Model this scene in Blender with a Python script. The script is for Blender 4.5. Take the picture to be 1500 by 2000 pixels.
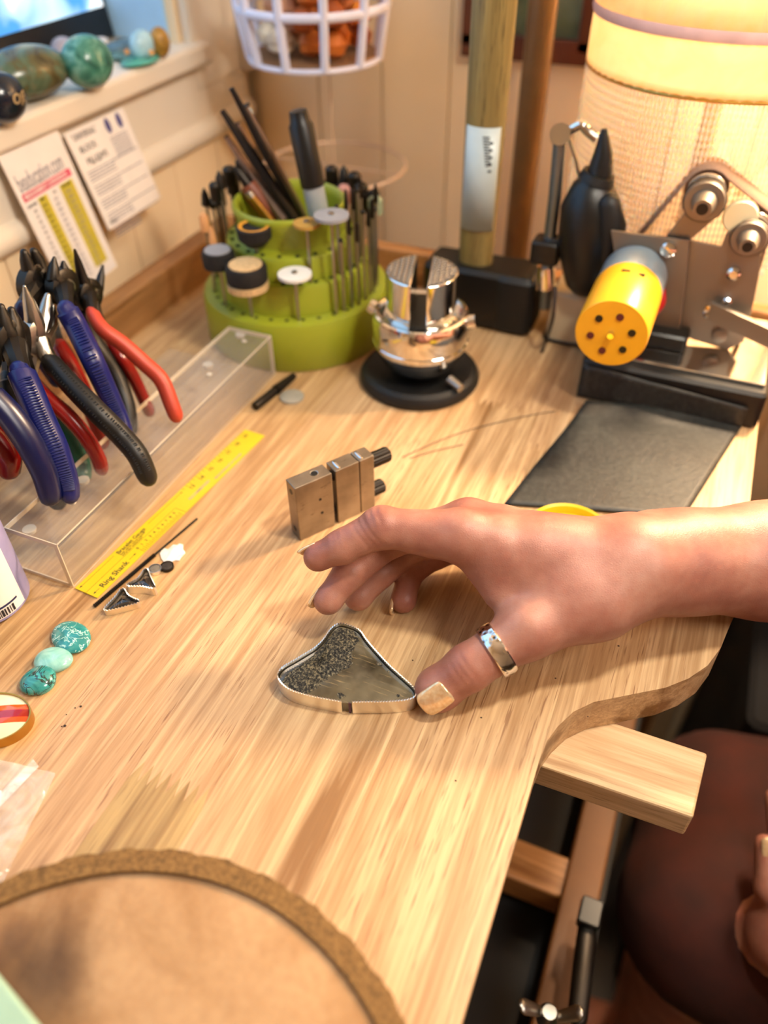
import bpy, bmesh, math, random
import numpy as np
from mathutils import Vector, Matrix
random.seed(7); np.random.seed(7)
for o in list(bpy.data.objects): bpy.data.objects.remove(o)
SC = bpy.context.scene
COL = SC.collection
# ---------------------------------------------------------------- camera (table top is z=0, metres)
FPX = 1530.; TH = math.radians(42.3); ROLL = math.radians(0.65); HC = 0.30; RZ = math.radians(23)
_f = np.array([0, math.cos(TH), -math.sin(TH)]); _r0 = np.array([1., 0, 0]); _u0 = np.cross(_r0, _f)
_r = _r0*math.cos(ROLL)-_u0*math.sin(ROLL); _u = np.cross(_r, _f)
RM = np.array([[math.cos(RZ), -math.sin(RZ), 0], [math.sin(RZ), math.cos(RZ), 0], [0, 0, 1]])
CF, CR, CU, CC = RM@_f, RM@_r, RM@_u, np.array([0, 0, HC])
cam = bpy.data.cameras.new('camera'); camo = bpy.data.objects.new('camera', cam); COL.objects.link(camo)
camo.matrix_world = Matrix(((CR[0], CU[0], -CF[0], 0), (CR[1], CU[1], -CF[1], 0), (CR[2], CU[2], -CF[2], HC), (0, 0, 0, 1)))
cam.sensor_fit = 'HORIZONTAL'; cam.sensor_width = 36; cam.lens = 36*FPX/1500
cam.clip_start = .02
cam.dof.use_dof = True; cam.dof.focus_distance = .365; cam.dof.aperture_fstop = 5.8
SC.camera = camo
# ---------------------------------------------------------------- world, lights, exposure
SC.view_settings.view_transform = 'Standard'; SC.view_settings.look = 'None'; SC.view_settings.gamma = 1
SC.view_settings.use_curve_mapping = False; SC.view_settings.exposure = -0.16
W = bpy.data.worlds.new('sky'); SC.world = W; W.use_nodes = True
bg = W.node_tree.nodes['Background']; bg.inputs[0].default_value = (.30, .62, 1, 1); bg.inputs[1].default_value = 2.6
def light(name, kind, loc, energy, color, size=.1, target=None):
    l = bpy.data.lights.new(name, kind); l.energy = energy; l.color = color
    if kind == 'AREA': l.shape = 'DISK'; l.size = size
    else: l.shadow_soft_size = size
    o = bpy.data.objects.new(name, l); COL.objects.link(o); o.location = loc
    if target is not None: o.rotation_euler = (Vector(target)-Vector(loc)).to_track_quat('-Z', 'Y').to_euler()
    return o
light('task_light', 'AREA', (.085, .285, .50), 2.4, (1, .93, .78), .05, (-.03, .22, 0))
light('wall_fill', 'AREA', (.90, .02, 1.08), 13, (1, .88, .78), .5, (-.3, .45, 0))  # unseen fill light, added to brighten the left wall
light('lamp_bulb', 'POINT', (.115, .615, .33), 22, (1, .72, .46), .03)

def px_z(x, y, z=0.):
    d = CF+CR*(x-750)/FPX+CU*(1000-y)/FPX; return CC+d*((z-HC)/d[2])
def px_x(x, y, X):
    d = CF+CR*(x-750)/FPX+CU*(1000-y)/FPX; return CC+d*(X/d[0])
def px_y(x, y, Y):
    d = CF+CR*(x-750)/FPX+CU*(1000-y)/FPX; return CC+d*(Y/d[1])
def px_d(x, y, dep):
    return CC+(CF+CR*(x-750)/FPX+CU*(1000-y)/FPX)*dep
def proj(p):
    d = np.array(p)-CC; z = d@CF; return 750+FPX*(d@CR)/z, 1000-FPX*(d@CU)/z
# ---------------------------------------------------------------- materials
def lin(h):
    if isinstance(h, str):
        h = h.lstrip('#'); h = [int(h[i:i+2], 16)/255 for i in (0, 2, 4)]
        return tuple(c/12.92 if c <= .04045 else ((c+.055)/1.055)**2.4 for c in h)+(1,)
    return tuple(h)+(1,) if len(h) == 3 else tuple(h)
class NT:
    def __init__(s, name):
        s.m = bpy.data.materials.new(name); s.m.use_nodes = True; s.t = s.m.node_tree; s.b = s.t.nodes['Principled BSDF']
    def n(s, typ, **kw):
        nd = s.t.nodes.new(typ)
        for k, v in kw.items():
            if k.startswith('i_'): nd.inputs[k[2:].replace('_', ' ')].default_value = v
            else: setattr(nd, k, v)
        return nd
    def l(s, a, b): s.t.links.new(a, b)
    def set(s, **kw):
        for k, v in kw.items(): s.b.inputs[k.replace('_', ' ')].default_value = v
    def ramp(s, fac, stops):
        r = s.n('ShaderNodeValToRGB'); e = r.color_ramp.elements
        while len(e) < len(stops): e.new(.5)
        for el, (p, c) in zip(e, stops): el.position = p; el.color = lin(c)
        s.l(fac, r.inputs[0]); return r.outputs[0]
    def noise(s, scale, detail=4, rough=.55, vec=None, dist=0):
        nd = s.n('ShaderNodeTexNoise'); nd.inputs['Scale'].default_value = scale; nd.inputs['Detail'].default_value = detail
        nd.inputs['Roughness'].default_value = rough; nd.inputs['Distortion'].default_value = dist
        if vec is None: vec = s.coord()
        s.l(vec, nd.inputs['Vector']); return nd.outputs['Fac']
    def coord(s, scale=(1, 1, 1), rot=(0, 0, 0)):
        tc = s.n('ShaderNodeTexCoord'); mp = s.n('ShaderNodeMapping'); mp.inputs['Scale'].default_value = scale; mp.inputs['Rotation'].default_value = rot
        s.l(tc.outputs['Object'], mp.inputs[0]); return mp.outputs[0]
    def bump(s, h, strength=.3, dist=.001):
        b = s.n('ShaderNodeBump'); b.inputs['Strength'].default_value = strength; b.inputs['Distance'].default_value = dist
        s.l(h, b.inputs['Height']); s.l(b.outputs[0], s.b.inputs['Normal'])
    def mix(s, fac, a, b, mode='MIX'):
        m = s.n('ShaderNodeMix', data_type='RGBA', blend_type=mode)
        for sock, v in ((m.inputs[0], fac), (m.inputs[6], a), (m.inputs[7], b)):
            if hasattr(v, 'is_output'): s.l(v, sock)
            elif isinstance(v, (int, float)): sock.default_value = v
            else: sock.default_value = lin(v)
        return m.outputs[2]
    def color(s, c): s.l(c, s.b.inputs['Base Color'])
def simple(name, col, rough=.5, metal=0, var=.12, scale=60, bump=0, bscale=200, **kw):
    t = NT(name); c = lin(col); t.set(Roughness=rough, Metallic=metal, **kw)
    nz = t.noise(scale, 3)
    dk = tuple(v*(1-var) for v in c[:3]); lt = tuple(min(1, v*(1+var)) for v in c[:3])
    t.color(t.ramp(nz, [(.3, dk), (.7, lt)]))
    if bump: t.bump(t.noise(bscale, 3), bump, .0006)
    return t.m
def metal(name, col, rough=.25, brush=0):
    t = NT(name); t.set(Metallic=1, Roughness=rough); c = lin(col)
    nz = t.noise(25, 4); t.color(t.ramp(nz, [(.3, tuple(v*.82 for v in c[:3])), (.7, c[:3])]))
    r = t.n('ShaderNodeMapRange'); r.inputs[3].default_value = rough*.7; r.inputs[4].default_value = rough*1.4; t.l(nz, r.inputs[0]); t.l(r.outputs[0], t.b.inputs['Roughness'])
    if brush: t.bump(t.noise(1, 2, vec=t.coord((2000, 40, 40))), brush, .0003)
    return t.m
def wood(name, axis=1, light_='#D2B084', dark='#946B40', pore='#7A4E2E', tint=True, rough=.42, porestr=.75):
    t = NT(name); sc = [1., 1., 1.]; sc[axis] = .055
    info = t.n('ShaderNodeObjectInfo'); tc = t.n('ShaderNodeTexCoord')
    off = t.n('ShaderNodeVectorMath', operation='MULTIPLY_ADD'); comb = t.n('ShaderNodeCombineXYZ')
    sep = t.n('ShaderNodeSeparateColor'); t.l(info.outputs['Color'], sep.inputs[0])
    for i in range(3): t.l(sep.outputs[2], comb.inputs[i])
    t.l(comb.outputs[0], off.inputs[0]); off.inputs[1].default_value = (7.3, 11.1, 3.7); t.l(tc.outputs['Object'], off.inputs[2])
    mp = t.n('ShaderNodeMapping'); mp.inputs['Scale'].default_value = sc; t.l(off.outputs[0], mp.inputs[0]); v = mp.outputs[0]
    # big wavy bands
    g = t.noise(42, 5, .62, v, .35)
    c1 = t.ramp(g, [(.33, tuple(v*.8 for v in lin(dark))[:3]), (.45, light_), (.55, tuple(.6*a+.4*b for a, b in zip(lin(dark), lin(light_)))[:3]), (.62, light_)])
    # fine fibres
    sc2 = [1., 1., 1.]; sc2[axis] = .02
    mp2 = t.n('ShaderNodeMapping'); mp2.inputs['Scale'].default_value = sc2; t.l(off.outputs[0], mp2.inputs[0])
    f = t.noise(560, 4, .65, mp2.outputs[0])
    c2 = t.mix(t.ramp(f, [(.42, (0, 0, 0)), (.66, (.5, .5, .5))]), c1, dark, 'MIX')
    # pores: short dark strokes
    sc3 = [1., 1., 1.]; sc3[axis] = .04
    mp3 = t.n('ShaderNodeMapping'); mp3.inputs['Scale'].default_value = sc3; t.l(off.outputs[0], mp3.inputs[0])
    p = t.noise(1250, 2, .5, mp3.outputs[0]); pf = t.ramp(p, [(.60, (0, 0, 0)), (.68, (porestr,)*3)])
    area = t.ramp(t.noise(28, 2, .5, v), [(.42, (.12, .12, .12)), (.6, (1, 1, 1))])
    pm = t.mix(1.0, pf, area, 'MULTIPLY')
    c3 = t.mix(pm, c2, pore)
    if tint:
        # object colour: red channel = warmth/darkness multiplier
        mul = t.n('ShaderNodeMix', data_type='RGBA', blend_type='MULTIPLY'); mul.inputs[0].default_value = 1
        cc = t.n('ShaderNodeCombineColor'); t.l(sep.outputs[0], cc.inputs[0]); t.l(sep.outputs[1], cc.inputs[1])
        m2 = t.n('ShaderNodeMath', operation='MULTIPLY'); t.l(sep.outputs[1], m2.inputs[0]); t.l(sep.outputs[1], m2.inputs[1]); t.l(m2.outputs[0], cc.inputs[2])
        t.l(c3, mul.inputs[6]); t.l(cc.outputs[0], mul.inputs[7]); c3 = mul.outputs[2]
    t.color(c3); t.set(Roughness=rough); t.bump(p, .12, .0002)
    return t.m
def clear(name, col=(.95, .97, 1), rough=.05, ior=1.45):
    t = NT(name); t.set(Roughness=rough, IOR=ior); t.b.inputs['Transmission Weight'].default_value = 1; t.b.inputs['Base Color'].default_value = lin(col)
    return t.m
def thinfilm(name, col=(1, 1, 1), alpha=.25, rough=.2):
    t = NT(name); t.set(Roughness=rough, Alpha=alpha); t.b.inputs['Base Color'].default_value = lin(col)
    nz = t.noise(60, 4, .6, None, 1.5); r = t.n('ShaderNodeMapRange'); r.inputs[1].default_value = .35; r.inputs[2].default_value = .7
    r.inputs[3].default_value = alpha*.4; r.inputs[4].default_value = min(1, alpha*2.2); t.l(nz, r.inputs[0]); t.l(r.outputs[0], t.b.inputs['Alpha'])
    return t.m
def glow(name, col, strength):
    t = NT(name); t.b.inputs['Base Color'].default_value = lin(col); t.b.inputs['Emission Color'].default_value = lin(col); t.b.inputs['Emission Strength'].default_value = strength
    return t.m
# ---------------------------------------------------------------- mesh helpers
class MB:
    def __init__(s): s.v = []; s.f = []
    def add(s, v, f):
        n = len(s.v); s.v += [tuple(float(c) for c in p) for p in v]; s.f += [tuple(i+n for i in q) for q in f]; return s
    def box(s, c, d, M=None):
        c = np.array(c, float); h = np.array(d, float)/2
        P = [c+h*np.array(k) for k in ((-1,-1,-1),(1,-1,-1),(1,1,-1),(-1,1,-1),(-1,-1,1),(1,-1,1),(1,1,1),(-1,1,1))]
        if M is not None: P = [np.array(M@Vector(p)) for p in P]
        return s.add(P, [(0,3,2,1),(4,5,6,7),(0,1,5,4),(1,2,6,5),(2,3,7,6),(3,0,4,7)])
    def rbox(s, c, d, r=.002, n=3):
        # box with rounded vertical edges and a chamfer top/bottom
        x, y, z = np.array(d)/2; pts = []
        for cx, cy, a0 in ((x-r, y-r, 0), (-x+r, y-r, 90), (-x+r, -y+r, 180), (x-r, -y+r, 270)):
            for k in range(n+1):
                a = math.radians(a0+90*k/n); pts.append((cx, cy, math.cos(a), math.sin(a)))
        rings = []
        for zz, e in ((-z, r*.5), (-z+r*.5, r), (z-r*.5, r), (z, r*.5)):
            rings.append([(c[0]+p[0]+p[2]*e, c[1]+p[1]+p[3]*e, c[2]+zz) for p in pts])
        return s.rings(rings, True, True)
    def rings(s, R, cap0=True, cap1=True, closed=True):
        m = len(R[0]); V = [p for r in R for p in r]; F = []
        for i in range(len(R)-1):
            for j in range(m if closed else m-1):
                k = (j+1) % m; F.append((i*m+j, i*m+k, (i+1)*m+k, (i+1)*m+j))
        if cap0: F.append(tuple(range(m-1, -1, -1)))
        if cap1: F.append(tuple(range((len(R)-1)*m, len(R)*m)))
        return s.add(V, F)
    def tube(s, pts, rad, n=12, flat=1., up=None, caps=True, ends=True):
        P = [np.array(p, float) for p in pts]; L = len(P)
        if not hasattr(rad, '__len__'): rad = [rad]*L
        R = []; prev = None
        for i in range(L):
            t = P[min(i+1, L-1)]-P[max(i-1, 0)]; t = t/(np.linalg.norm(t)+1e-12)
            if prev is None:
                a = np.array(up if up is not None else ((0, 0, 1) if abs(t[2]) < .9 else (1, 0, 0)), float)
            else: a = prev
            a = a-t*(a@t); a /= np.linalg.norm(a)+1e-12; b = np.cross(t, a); prev = a
            R.append([P[i]+(a*math.cos(q)*flat+b*math.sin(q))*rad[i] for q in [2*math.pi*k/n for k in range(n)]])
        return s.rings(R, caps, caps)
    def capsule(s, pts, rad, n=12, flat=1., up=None):
        # tube with rounded ends
        P = [np.array(p, float) for p in pts]; rad = list(rad) if hasattr(rad, '__len__') else [rad]*len(P)
        t0 = P[0]-P[1]; t0 /= np.linalg.norm(t0); t1 = P[-1]-P[-2]; t1 /= np.linalg.norm(t1)
        A = [P[0]+t0*rad[0]*k for k in (.98, .8, .45)]; Ar = [rad[0]*k for k in (.2, .6, .9)]
        B = [P[-1]+t1*rad[-1]*k for k in (.45, .8, .98)]; Br = [rad[-1]*k for k in (.9, .6, .2)]
        return s.tube(A+P+B, Ar+rad+Br, n, flat, up)
    def cyl(s, p0, p1, r0, r1=None, n=24): return s.tube([p0, p1], [r0, r0 if r1 is None else r1], n)
    def lathe(s, prof, n=40, c=(0, 0, 0), cap0=True, cap1=True):
        R = [[(c[0]+r*math.cos(2*math.pi*k/n), c[1]+r*math.sin(2*math.pi*k/n), c[2]+z) for k in range(n)] for r, z in prof]
        return s.rings(R, cap0, cap1)
    def prism(s, poly, z0, z1):
        n = len(poly); V = [(p[0], p[1], z0) for p in poly]+[(p[0], p[1], z1) for p in poly]
        F = [tuple(range(n-1, -1, -1)), tuple(range(n, 2*n))]+[(i, (i+1) % n, n+(i+1) % n, n+i) for i in range(n)]
        return s.add(V, F)
    def extrude(s, pts, vec):
        P = [np.array(p, float) for p in pts]; v = np.array(vec, float); n = len(P)
        return s.add(P+[p+v for p in P], [tuple(range(n-1, -1, -1)), tuple(range(n, 2*n))]+[(i, (i+1) % n, n+(i+1) % n, n+i) for i in range(n)])
    def blob(s, c, r, n=20, m=12, f=None):
        R = []
        for i in range(m+1):
            t = math.pi*(.02+.96*i/m); ring = []
            for k in range(n):
                a = 2*math.pi*k/n; d = np.array((math.sin(t)*math.cos(a), math.sin(t)*math.sin(a), -math.cos(t)))
                q = 1 if f is None else f(d); ring.append(tuple(np.array(c)+d*np.array(r)*q))
            R.append(ring)
        return s.rings(R)
    def sheet(s, fn, nu, nv):
        V = [fn(i/nu, j/nv) for i in range(nu+1) for j in range(nv+1)]
        return s.add(V, [(i*(nv+1)+j, (i+1)*(nv+1)+j, (i+1)*(nv+1)+j+1, i*(nv+1)+j+1) for i in range(nu) for j in range(nv)])
def tag(o, label=None, cat=None, group=None, kind=None):
    if label: o['label'] = label
    if cat: o['category'] = cat
    if group: o['group'] = group
    if kind: o['kind'] = kind
    return o
def obj(name, mb, mat, parent=None, smooth=True, loc=None, bevel=0, label=None, angle=35, solid=0, sub=0):
    me = bpy.data.meshes.new(name); me.from_pydata(mb.v, [], mb.f); me.update()
    bm = bmesh.new(); bm.from_mesh(me); bmesh.ops.recalc_face_normals(bm, faces=bm.faces); bm.to_mesh(me); bm.free()
    if mat is not None: me.materials.append(mat)
    o = bpy.data.objects.new(name, me); COL.objects.link(o)
    if parent is not None: o.parent = parent
    if loc is not None: o.location = loc
    if solid: md = o.modifiers.new('s', 'SOLIDIFY'); md.thickness = solid; md.offset = 0
    if bevel: md = o.modifiers.new('b', 'BEVEL'); md.width = bevel; md.segments = 2; md.limit_method = 'ANGLE'; md.angle_limit = math.radians(40)
    if sub: md = o.modifiers.new('d', 'SUBSURF'); md.levels = sub; md.render_levels = sub
    if smooth:
        for p in me.polygons: p.use_smooth = True
        try: me.set_sharp_from_angle(angle=math.radians(angle))
        except Exception: pass
    if label: o['label'] = label
    return o
def centre(o):
    """move a one-mesh thing's origin to the middle of its base"""
    me = o.data; co = np.array([v.co[:] for v in me.vertices]); b = Vector(((co[:, 0].min()+co[:, 0].max())/2, (co[:, 1].min()+co[:, 1].max())/2, co[:, 2].min()))
    me.transform(Matrix.Translation(-b)); o.location = o.location+b; return o
def thing(name, label, cat, loc=(0, 0, 0), rz=0, group=None):
    o = bpy.data.objects.new(name, None); COL.objects.link(o); o.location = loc; o.rotation_euler = (0, 0, rz); o.empty_display_size = .02
    return tag(o, label, cat, group)
def frame_thing(name, label, cat, O, xd, yd):
    x = Vector(xd).normalized(); z = x.cross(Vector(yd)).normalized(); y = z.cross(x)
    o = bpy.data.objects.new(name, None); COL.objects.link(o)
    o.matrix_world = Matrix(((x[0], y[0], z[0], O[0]), (x[1], y[1], z[1], O[1]), (x[2], y[2], z[2], O[2]), (0, 0, 0, 1)))
    return tag(o, label, cat)
def text(name, s, size, mat, parent, x=0, y=0, z=0, rot=0, sx=1, align='LEFT', ext=.00005):
    c = bpy.data.curves.new(name, 'FONT'); c.body = s; c.size = size; c.align_x = align; c.extrude = ext; c.offset = size*.012; c.resolution_u = 3
    t = bpy.data.objects.new(name, c); COL.objects.link(t); bpy.context.view_layer.update()
    me = bpy.data.meshes.new_from_object(t.evaluated_get(bpy.context.evaluated_depsgraph_get())); COL.objects.unlink(t); bpy.data.objects.remove(t)
    me.materials.clear(); me.materials.append(mat)
    M = Matrix.Translation((x, y, z))@Matrix.Rotation(rot, 4, 'Z')@Matrix.Diagonal((sx, 1, 1, 1)); me.transform(M)
    o = bpy.data.objects.new(name, me); COL.objects.link(o); o.parent = parent; return o
def copy_tree(o, parent=None):
    c = o.copy(); COL.objects.link(c); c.parent = parent
    for ch in [x for x in bpy.data.objects if x.parent == o]: copy_tree(ch, c)
    return c
# shared materials
M = {}
M['table'] = wood('bench_wood', 1); M['woodx'] = wood('pin_wood', 0, '#DDBE92', '#B48A5C', '#7E5229', porestr=.6)
M['woodz'] = wood('leg_wood', 2, '#B98547', '#8A5A2B', '#5A3416', tint=False)
M['rail'] = wood('rail_wood', 1, '#A97A4A', '#80552D', '#50301A', tint=False)
M['railx'] = wood('rail_wood_x', 0, '#C8925A', '#94602F', '#5A3416', tint=False)
M['cream'] = simple('cream_paint', '#E9DDCB', .5, var=.04, scale=9, bump=.15, bscale=40)
M['wallp'] = simple('panel_paint', '#F6DDB6', .6, var=.04, scale=6)
M['black'] = simple('black_plastic', '#050505', .4, var=.2)
M['rubber'] = simple('black_rubber', '#060606', .55, var=.3, bump=.2)
M['steel'] = metal('steel', '#A9A49C', .32, .15); M['chrome'] = metal('chrome', '#E8E6E2', .09)
M['dsteel'] = metal('dark_steel', '#3D3935', .42); M['silver'] = metal('silver', '#FBF6EC', .32)
M['gun'] = metal('sheet_steel', '#948B80', .5, .1); M['gold'] = metal('brass', '#C79A4B', .3)
M['white'] = simple('white_paint', '#E8E6E4', .4, var=.03)
M['wire'] = simple('white_wire', '#DCDDF0', .4, var=.03)
M['lime'] = simple('lime_plastic', '#929A26', .38, var=.05, scale=20)
M['paper'] = simple('paper', '#F0E8E2', .7, var=.03); M['ink'] = simple('ink', '#1C1A22', .7); M['greyink'] = simple('grey_ink', '#8F8C96', .7)
M['blueink'] = simple('blue_ink', '#4B4B86', .7); M['navy'] = simple('navy_ink', '#16204F', .6)
M['pink'] = simple('pink_ink', '#D9506C', .6); M['olive'] = simple('olive_ink', '#C9B83A', .6)
M['yellow'] = simple('yellow_plastic', '#D2B81C', .35, var=.04)
_a = NT('acrylic'); _a.set(Roughness=.04); _a.b.inputs['Base Color'].default_value = (.5, .45, .4, 1)
_fr = _a.n('ShaderNodeLayerWeight'); _fr.inputs[0].default_value = .25; _mr = _a.n('ShaderNodeMapRange'); _mr.inputs[1].default_value = 0; _mr.inputs[2].default_value = 1; _mr.inputs[3].default_value = .03; _mr.inputs[4].default_value = .34
_a.l(_fr.outputs['Facing'], _mr.inputs[0]); _a.l(_mr.outputs[0], _a.b.inputs['Alpha']); M['acryl'] = _a.m
M['aedge'] = simple('acrylic_edge', '#CDBFA8', .2, var=.05)
M['brown'] = simple('brown_dark', '#2E1B10', .6)

# ================================================================ THE ROOM
XW, YW = -.46, .75
ZF, ZC = -.90, 1.5
def struct(name, mb, mat, parent=None, **kw):
    o = obj(name, mb, mat, parent, **kw)
    if parent is None: tag(o, kind='structure')
    return o
fl = NT('floor_mat'); fl.set(Roughness=.5); fl.color(fl.ramp(fl.noise(8, 4, .6, fl.coord((8, 1, 1))), [(.3, '#1C110A'), (.7, '#2E1C10')]))
struct('floor', MB().box((.9, -.5, ZF-.02), (2.8, 2.6, .04)), fl.m)
struct('ceiling', MB().box((.9, -.5, ZC+.02), (2.8, 2.6, .04)), M['cream'])
struct('wall_right', MB().box((2.32, -.5, .3), (.04, 2.6, 2.4)), M['cream'])
struct('wall_front', MB().box((.9, -1.82, .3), (2.8, .04, 2.4)), M['cream'])
# window opening in the left wall: z .146..1.1, Y -.25...645
WZ0, WZ1, WY0, WY1 = .128, 1.05, -.30, .643
wl = bpy.data.objects.new('wall_left', None); COL.objects.link(wl); tag(wl, kind='structure')
T = .10
obj('wall_face', MB().box((XW-T/2, (-1.8+YW)/2, (ZF+WZ0)/2-.0), (T, YW+1.8, WZ0-ZF)).box((XW-T/2, (-1.8+YW)/2, (WZ1+ZC)/2), (T, YW+1.8, ZC-WZ1))
    .box((XW-T/2, (-1.8+WY0)/2, (WZ0+WZ1)/2), (T, WY0+1.8, WZ1-WZ0)).box((XW-T/2, (WY1+YW)/2, (WZ0+WZ1)/2), (T, YW-WY1, WZ1-WZ0)), M['wallp'], wl, smooth=False)
y = -.6; i = 0
while y < YW-.02:            # tongue and groove boards under the window
    w = .0705; y1 = min(y+w, YW-.001)
    obj('panel', MB().box((XW+.003, (y+y1)/2, (ZF+.075)/2), (.006, y1-y-.0012, .075-ZF)), M['wallp'], wl, smooth=False, bevel=.001); y += w
wb = bpy.data.objects.new('wall_back', None); COL.objects.link(wb); tag(wb, kind='structure')
obj('wall_face', MB().box((.9, YW+.03, .3), (2.84, .05, 2.4)), M['wallp'], wb, smooth=False)
x = XW+.012
while x < .62:
    w = .0665
    obj('panel', MB().box((x+w/2, YW+.002, .2), (w-.0012, .008, 2.2)), M['wallp'], wb, smooth=False, bevel=.0012); x += w
# window joinery
win = bpy.data.objects.new('window_1', None); COL.objects.link(win); tag(win, kind='structure')
obj('window_sill', MB().box((XW-.035, (WY0+WY1)/2+.006, .137), (.11, WY1-WY0+.03, .018)), M['cream'], win, bevel=.004)
obj('apron', MB().box((XW+.0045, .20, .107), (.009, 1.06, .052)), M['cream'], win, bevel=.001)
obj('apron_moulding', MB().tube([(XW+.006, -.33, .074), (XW+.006, .731, .074)], .0105, 16), M['cream'], win)
obj('casing', MB().box((XW+.005, (WY1+YW)/2+.002, .60), (.010, YW-WY1-.006, .985)), M['cream'], win, bevel=.003)
obj('casing', MB().box((XW+.013, YW-.016, .60), (.010, .022, .985)), M['cream'], win, bevel=.004)
obj('casing', MB().box((XW+.005, .17, 1.09), (.010, 1.14, .08)), M['cream'], win, bevel=.003)
obj('casing', MB().box((XW+.005, WY0-.045, .60), (.010, .09, .985)), M['cream'], win, bevel=.003)
sm = simple('sash_paint', '#BFD3EC', .5, var=.05)
obj('sash', MB().box((XW-.085, WY1-.011, .6), (.022, .022, .92)).box((XW-.085, WY0+.011, .6), (.022, .022, .92)).box((XW-.085, .17, .157), (.022, .94, .022)).box((XW-.085, .17, 1.04), (.022, .94, .022)), sm, win, bevel=.002)
obj('reveal_liner', MB().box((XW-.050, WY1-.0015, .6), (.084, .003, .905)).box((XW-.050, WY0+.0015, .6), (.084, .003, .905)), simple('liner_blue', '#A9D4F6', .5, var=.03), win)
gl = NT('pane_glass'); gl.set(Roughness=.02, Alpha=.12); gl.b.inputs['Base Color'].default_value = (.8, .9, 1, 1)
obj('pane', MB().box((XW-.088, .17, .6), (.003, .90, .87)), gl.m, win, smooth=False)
# pale blue neighbour wall far outside (what the window looks on to)
nb = simple('blue_siding', '#9CCBF2', .8, var=.06, scale=3)
tag(obj('outdoor_wall', MB().box((-2.2, .8, .2), (.05, 4, 2.2)), nb, smooth=False), 'pale blue wall outdoors beyond the window pane', 'wall', kind='structure')

# ================================================================ THE BENCH
bench = thing('workbench', "pale laminated wooden jeweller's bench with a curved cut-out in its front edge", 'bench', (0, 0, 0))
TT = .022; YN, YF, XB, XF = -.42, .578, -.395, .0625
cpx = [(1040,1530),(1052,1485),(1068,1448),(1090,1418),(1120,1390),(1160,1371),(1230,1357),(1300,1343),(1345,1325),(1382,1300),(1408,1265),(1424,1225),(1432,1180)]
curve = [tuple(px_z(a, b)[:2]) for a, b in cpx]
x0c = curve[0][0]
curve = [(x0c, .05)]+[(max(x0c, c[0]), c[1]) for c in curve]
curve[-1] = (XF, curve[-1][1])
def cy_at(x):
    for (a, b), (c, d) in zip(curve, curve[1:]):
        if a <= x <= c and c > a: return b+(d-b)*(x-a)/(c-a)
    return curve[-1][1]
# boards of the top: strips running along Y, each strip cut in boards with finger joints
bounds = [XB, -.352, -.3045, -.257, -.2095, -.1615, -.1105, -.0705, x0c, .024, XF]
jts = {0: [.33], 1: [.02, .46], 2: [.52], 3: [-.08, .47], 4: [-.06, .49], 5: [-.02, .50], 6: [.43], 7: [.395], 8: [.41], 9: [.372]}
ex = px_z(262, 1502); ey = px_z(408, 1560)
jts[5] = [float(ex[1]+ey[1])/2, .52]; bounds[5] = float(ex[0]); bounds[6] = float(ey[0])
bounds[7] = min(bounds[7], -.045) if bounds[6] < -.055 else bounds[6]+.03
tone = random.Random(3)
def board(name, xa, xb, ya, yb, ja, jb, curved=False):
    """ja/jb: True when that end is finger jointed"""
    def zig(y, n):
        pts = []
        for k in range(n*2+1): pts.append((xa+(xb-xa)*k/(n*2), y+(.0045 if k % 2 else -.0045)))
        return pts
    n = max(3, int((xb-xa)/.0042)); g = .00002
    lo = zig(ya, n) if ja else ([(xa, ya), (xb, ya)])
    if curved: lo = [(xa, cy_at(xa+1e-6))]+[c for c in curve if xa < c[0] < xb]+[(xb, cy_at(xb-1e-6))]
    hi = zig(yb, n) if jb else [(xa, yb), (xb, yb)]
    P = [(p[0], p[1]+(g if ja else 0)) for p in lo]+[(p[0], p[1]-(g if jb else 0)) for p in reversed(hi)]
    P = [(min(max(p[0], xa+g), xb-g), p[1]) for p in P]
    o = obj(name, MB().prism(P, -TT, 0), M['table'], bench, smooth=False)
    w = tone.uniform(.90, 1.02); o.color = (w, w*tone.uniform(.955, 1.0), tone.random(), 1); return o
for i in range(len(bounds)-1):
    xa, xb = bounds[i], bounds[i+1]; cur = i >= 8
    ys = [YN if not cur else cy_at(xa)]+[j for j in jts[i] if (not cur or j > cy_at(xb)+.03)]+[YF]
    for k in range(len(ys)-1):
        b = board('plank', xa, xb, ys[k], ys[k+1], k > 0, k < len(ys)-2, cur and k == 0)
        if i == 5 and k == 0: b.color = (.74, .74, .3, 1)
        if i == 5 and k == 1: b.color = (1.0, .97, .6, 1)
obj('plank', MB().prism([(x0c, YN), (XF, YN), (XF, -.16), (.045, -.135), (x0c, -.125)], -TT, 0), M['table'], bench, smooth=False).color = (1, 1, .4, 1)
obj('back_rail', MB().box(((-.381+XB-.004)/2, (YN+.582)/2, .0), (.018, .582-YN, .060)), M['rail'], bench, bevel=.001)
obj('back_rail', MB().box(((-.3815+XF)/2, .579, .002), (XF+.3815, .014, .052)), M['railx'], bench, bevel=.002)
obj('apron', MB().box((-.052, .08, -.065), (.02, .90, .086)), M['rail'], bench, bevel=.001)
obj('apron', MB().box((-.17, .50, -.065), (.40, .02, .086)), M['railx'], bench, bevel=.001)
for lx, ly in ((-.36, -.38), (-.36, .53), (.03, .53), (.03, -.38)):
    obj('leg', MB().box((lx, ly, (ZF-TT)/2), (.045, .045, -TT-ZF)), M['woodz'], bench, bevel=.003)
zr = -.27
rx0, rx1 = float(px_z(1070, 1860, zr)[0]), float(px_z(1185, 1690, zr)[0])
obj('lower_rail', MB().box(((rx0+rx1)/2, .06, zr-.012), (rx1-rx0, .90, .024)), simple('dim_wood', '#6A4420', .6, var=.15, scale=20), bench, bevel=.002)
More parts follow.
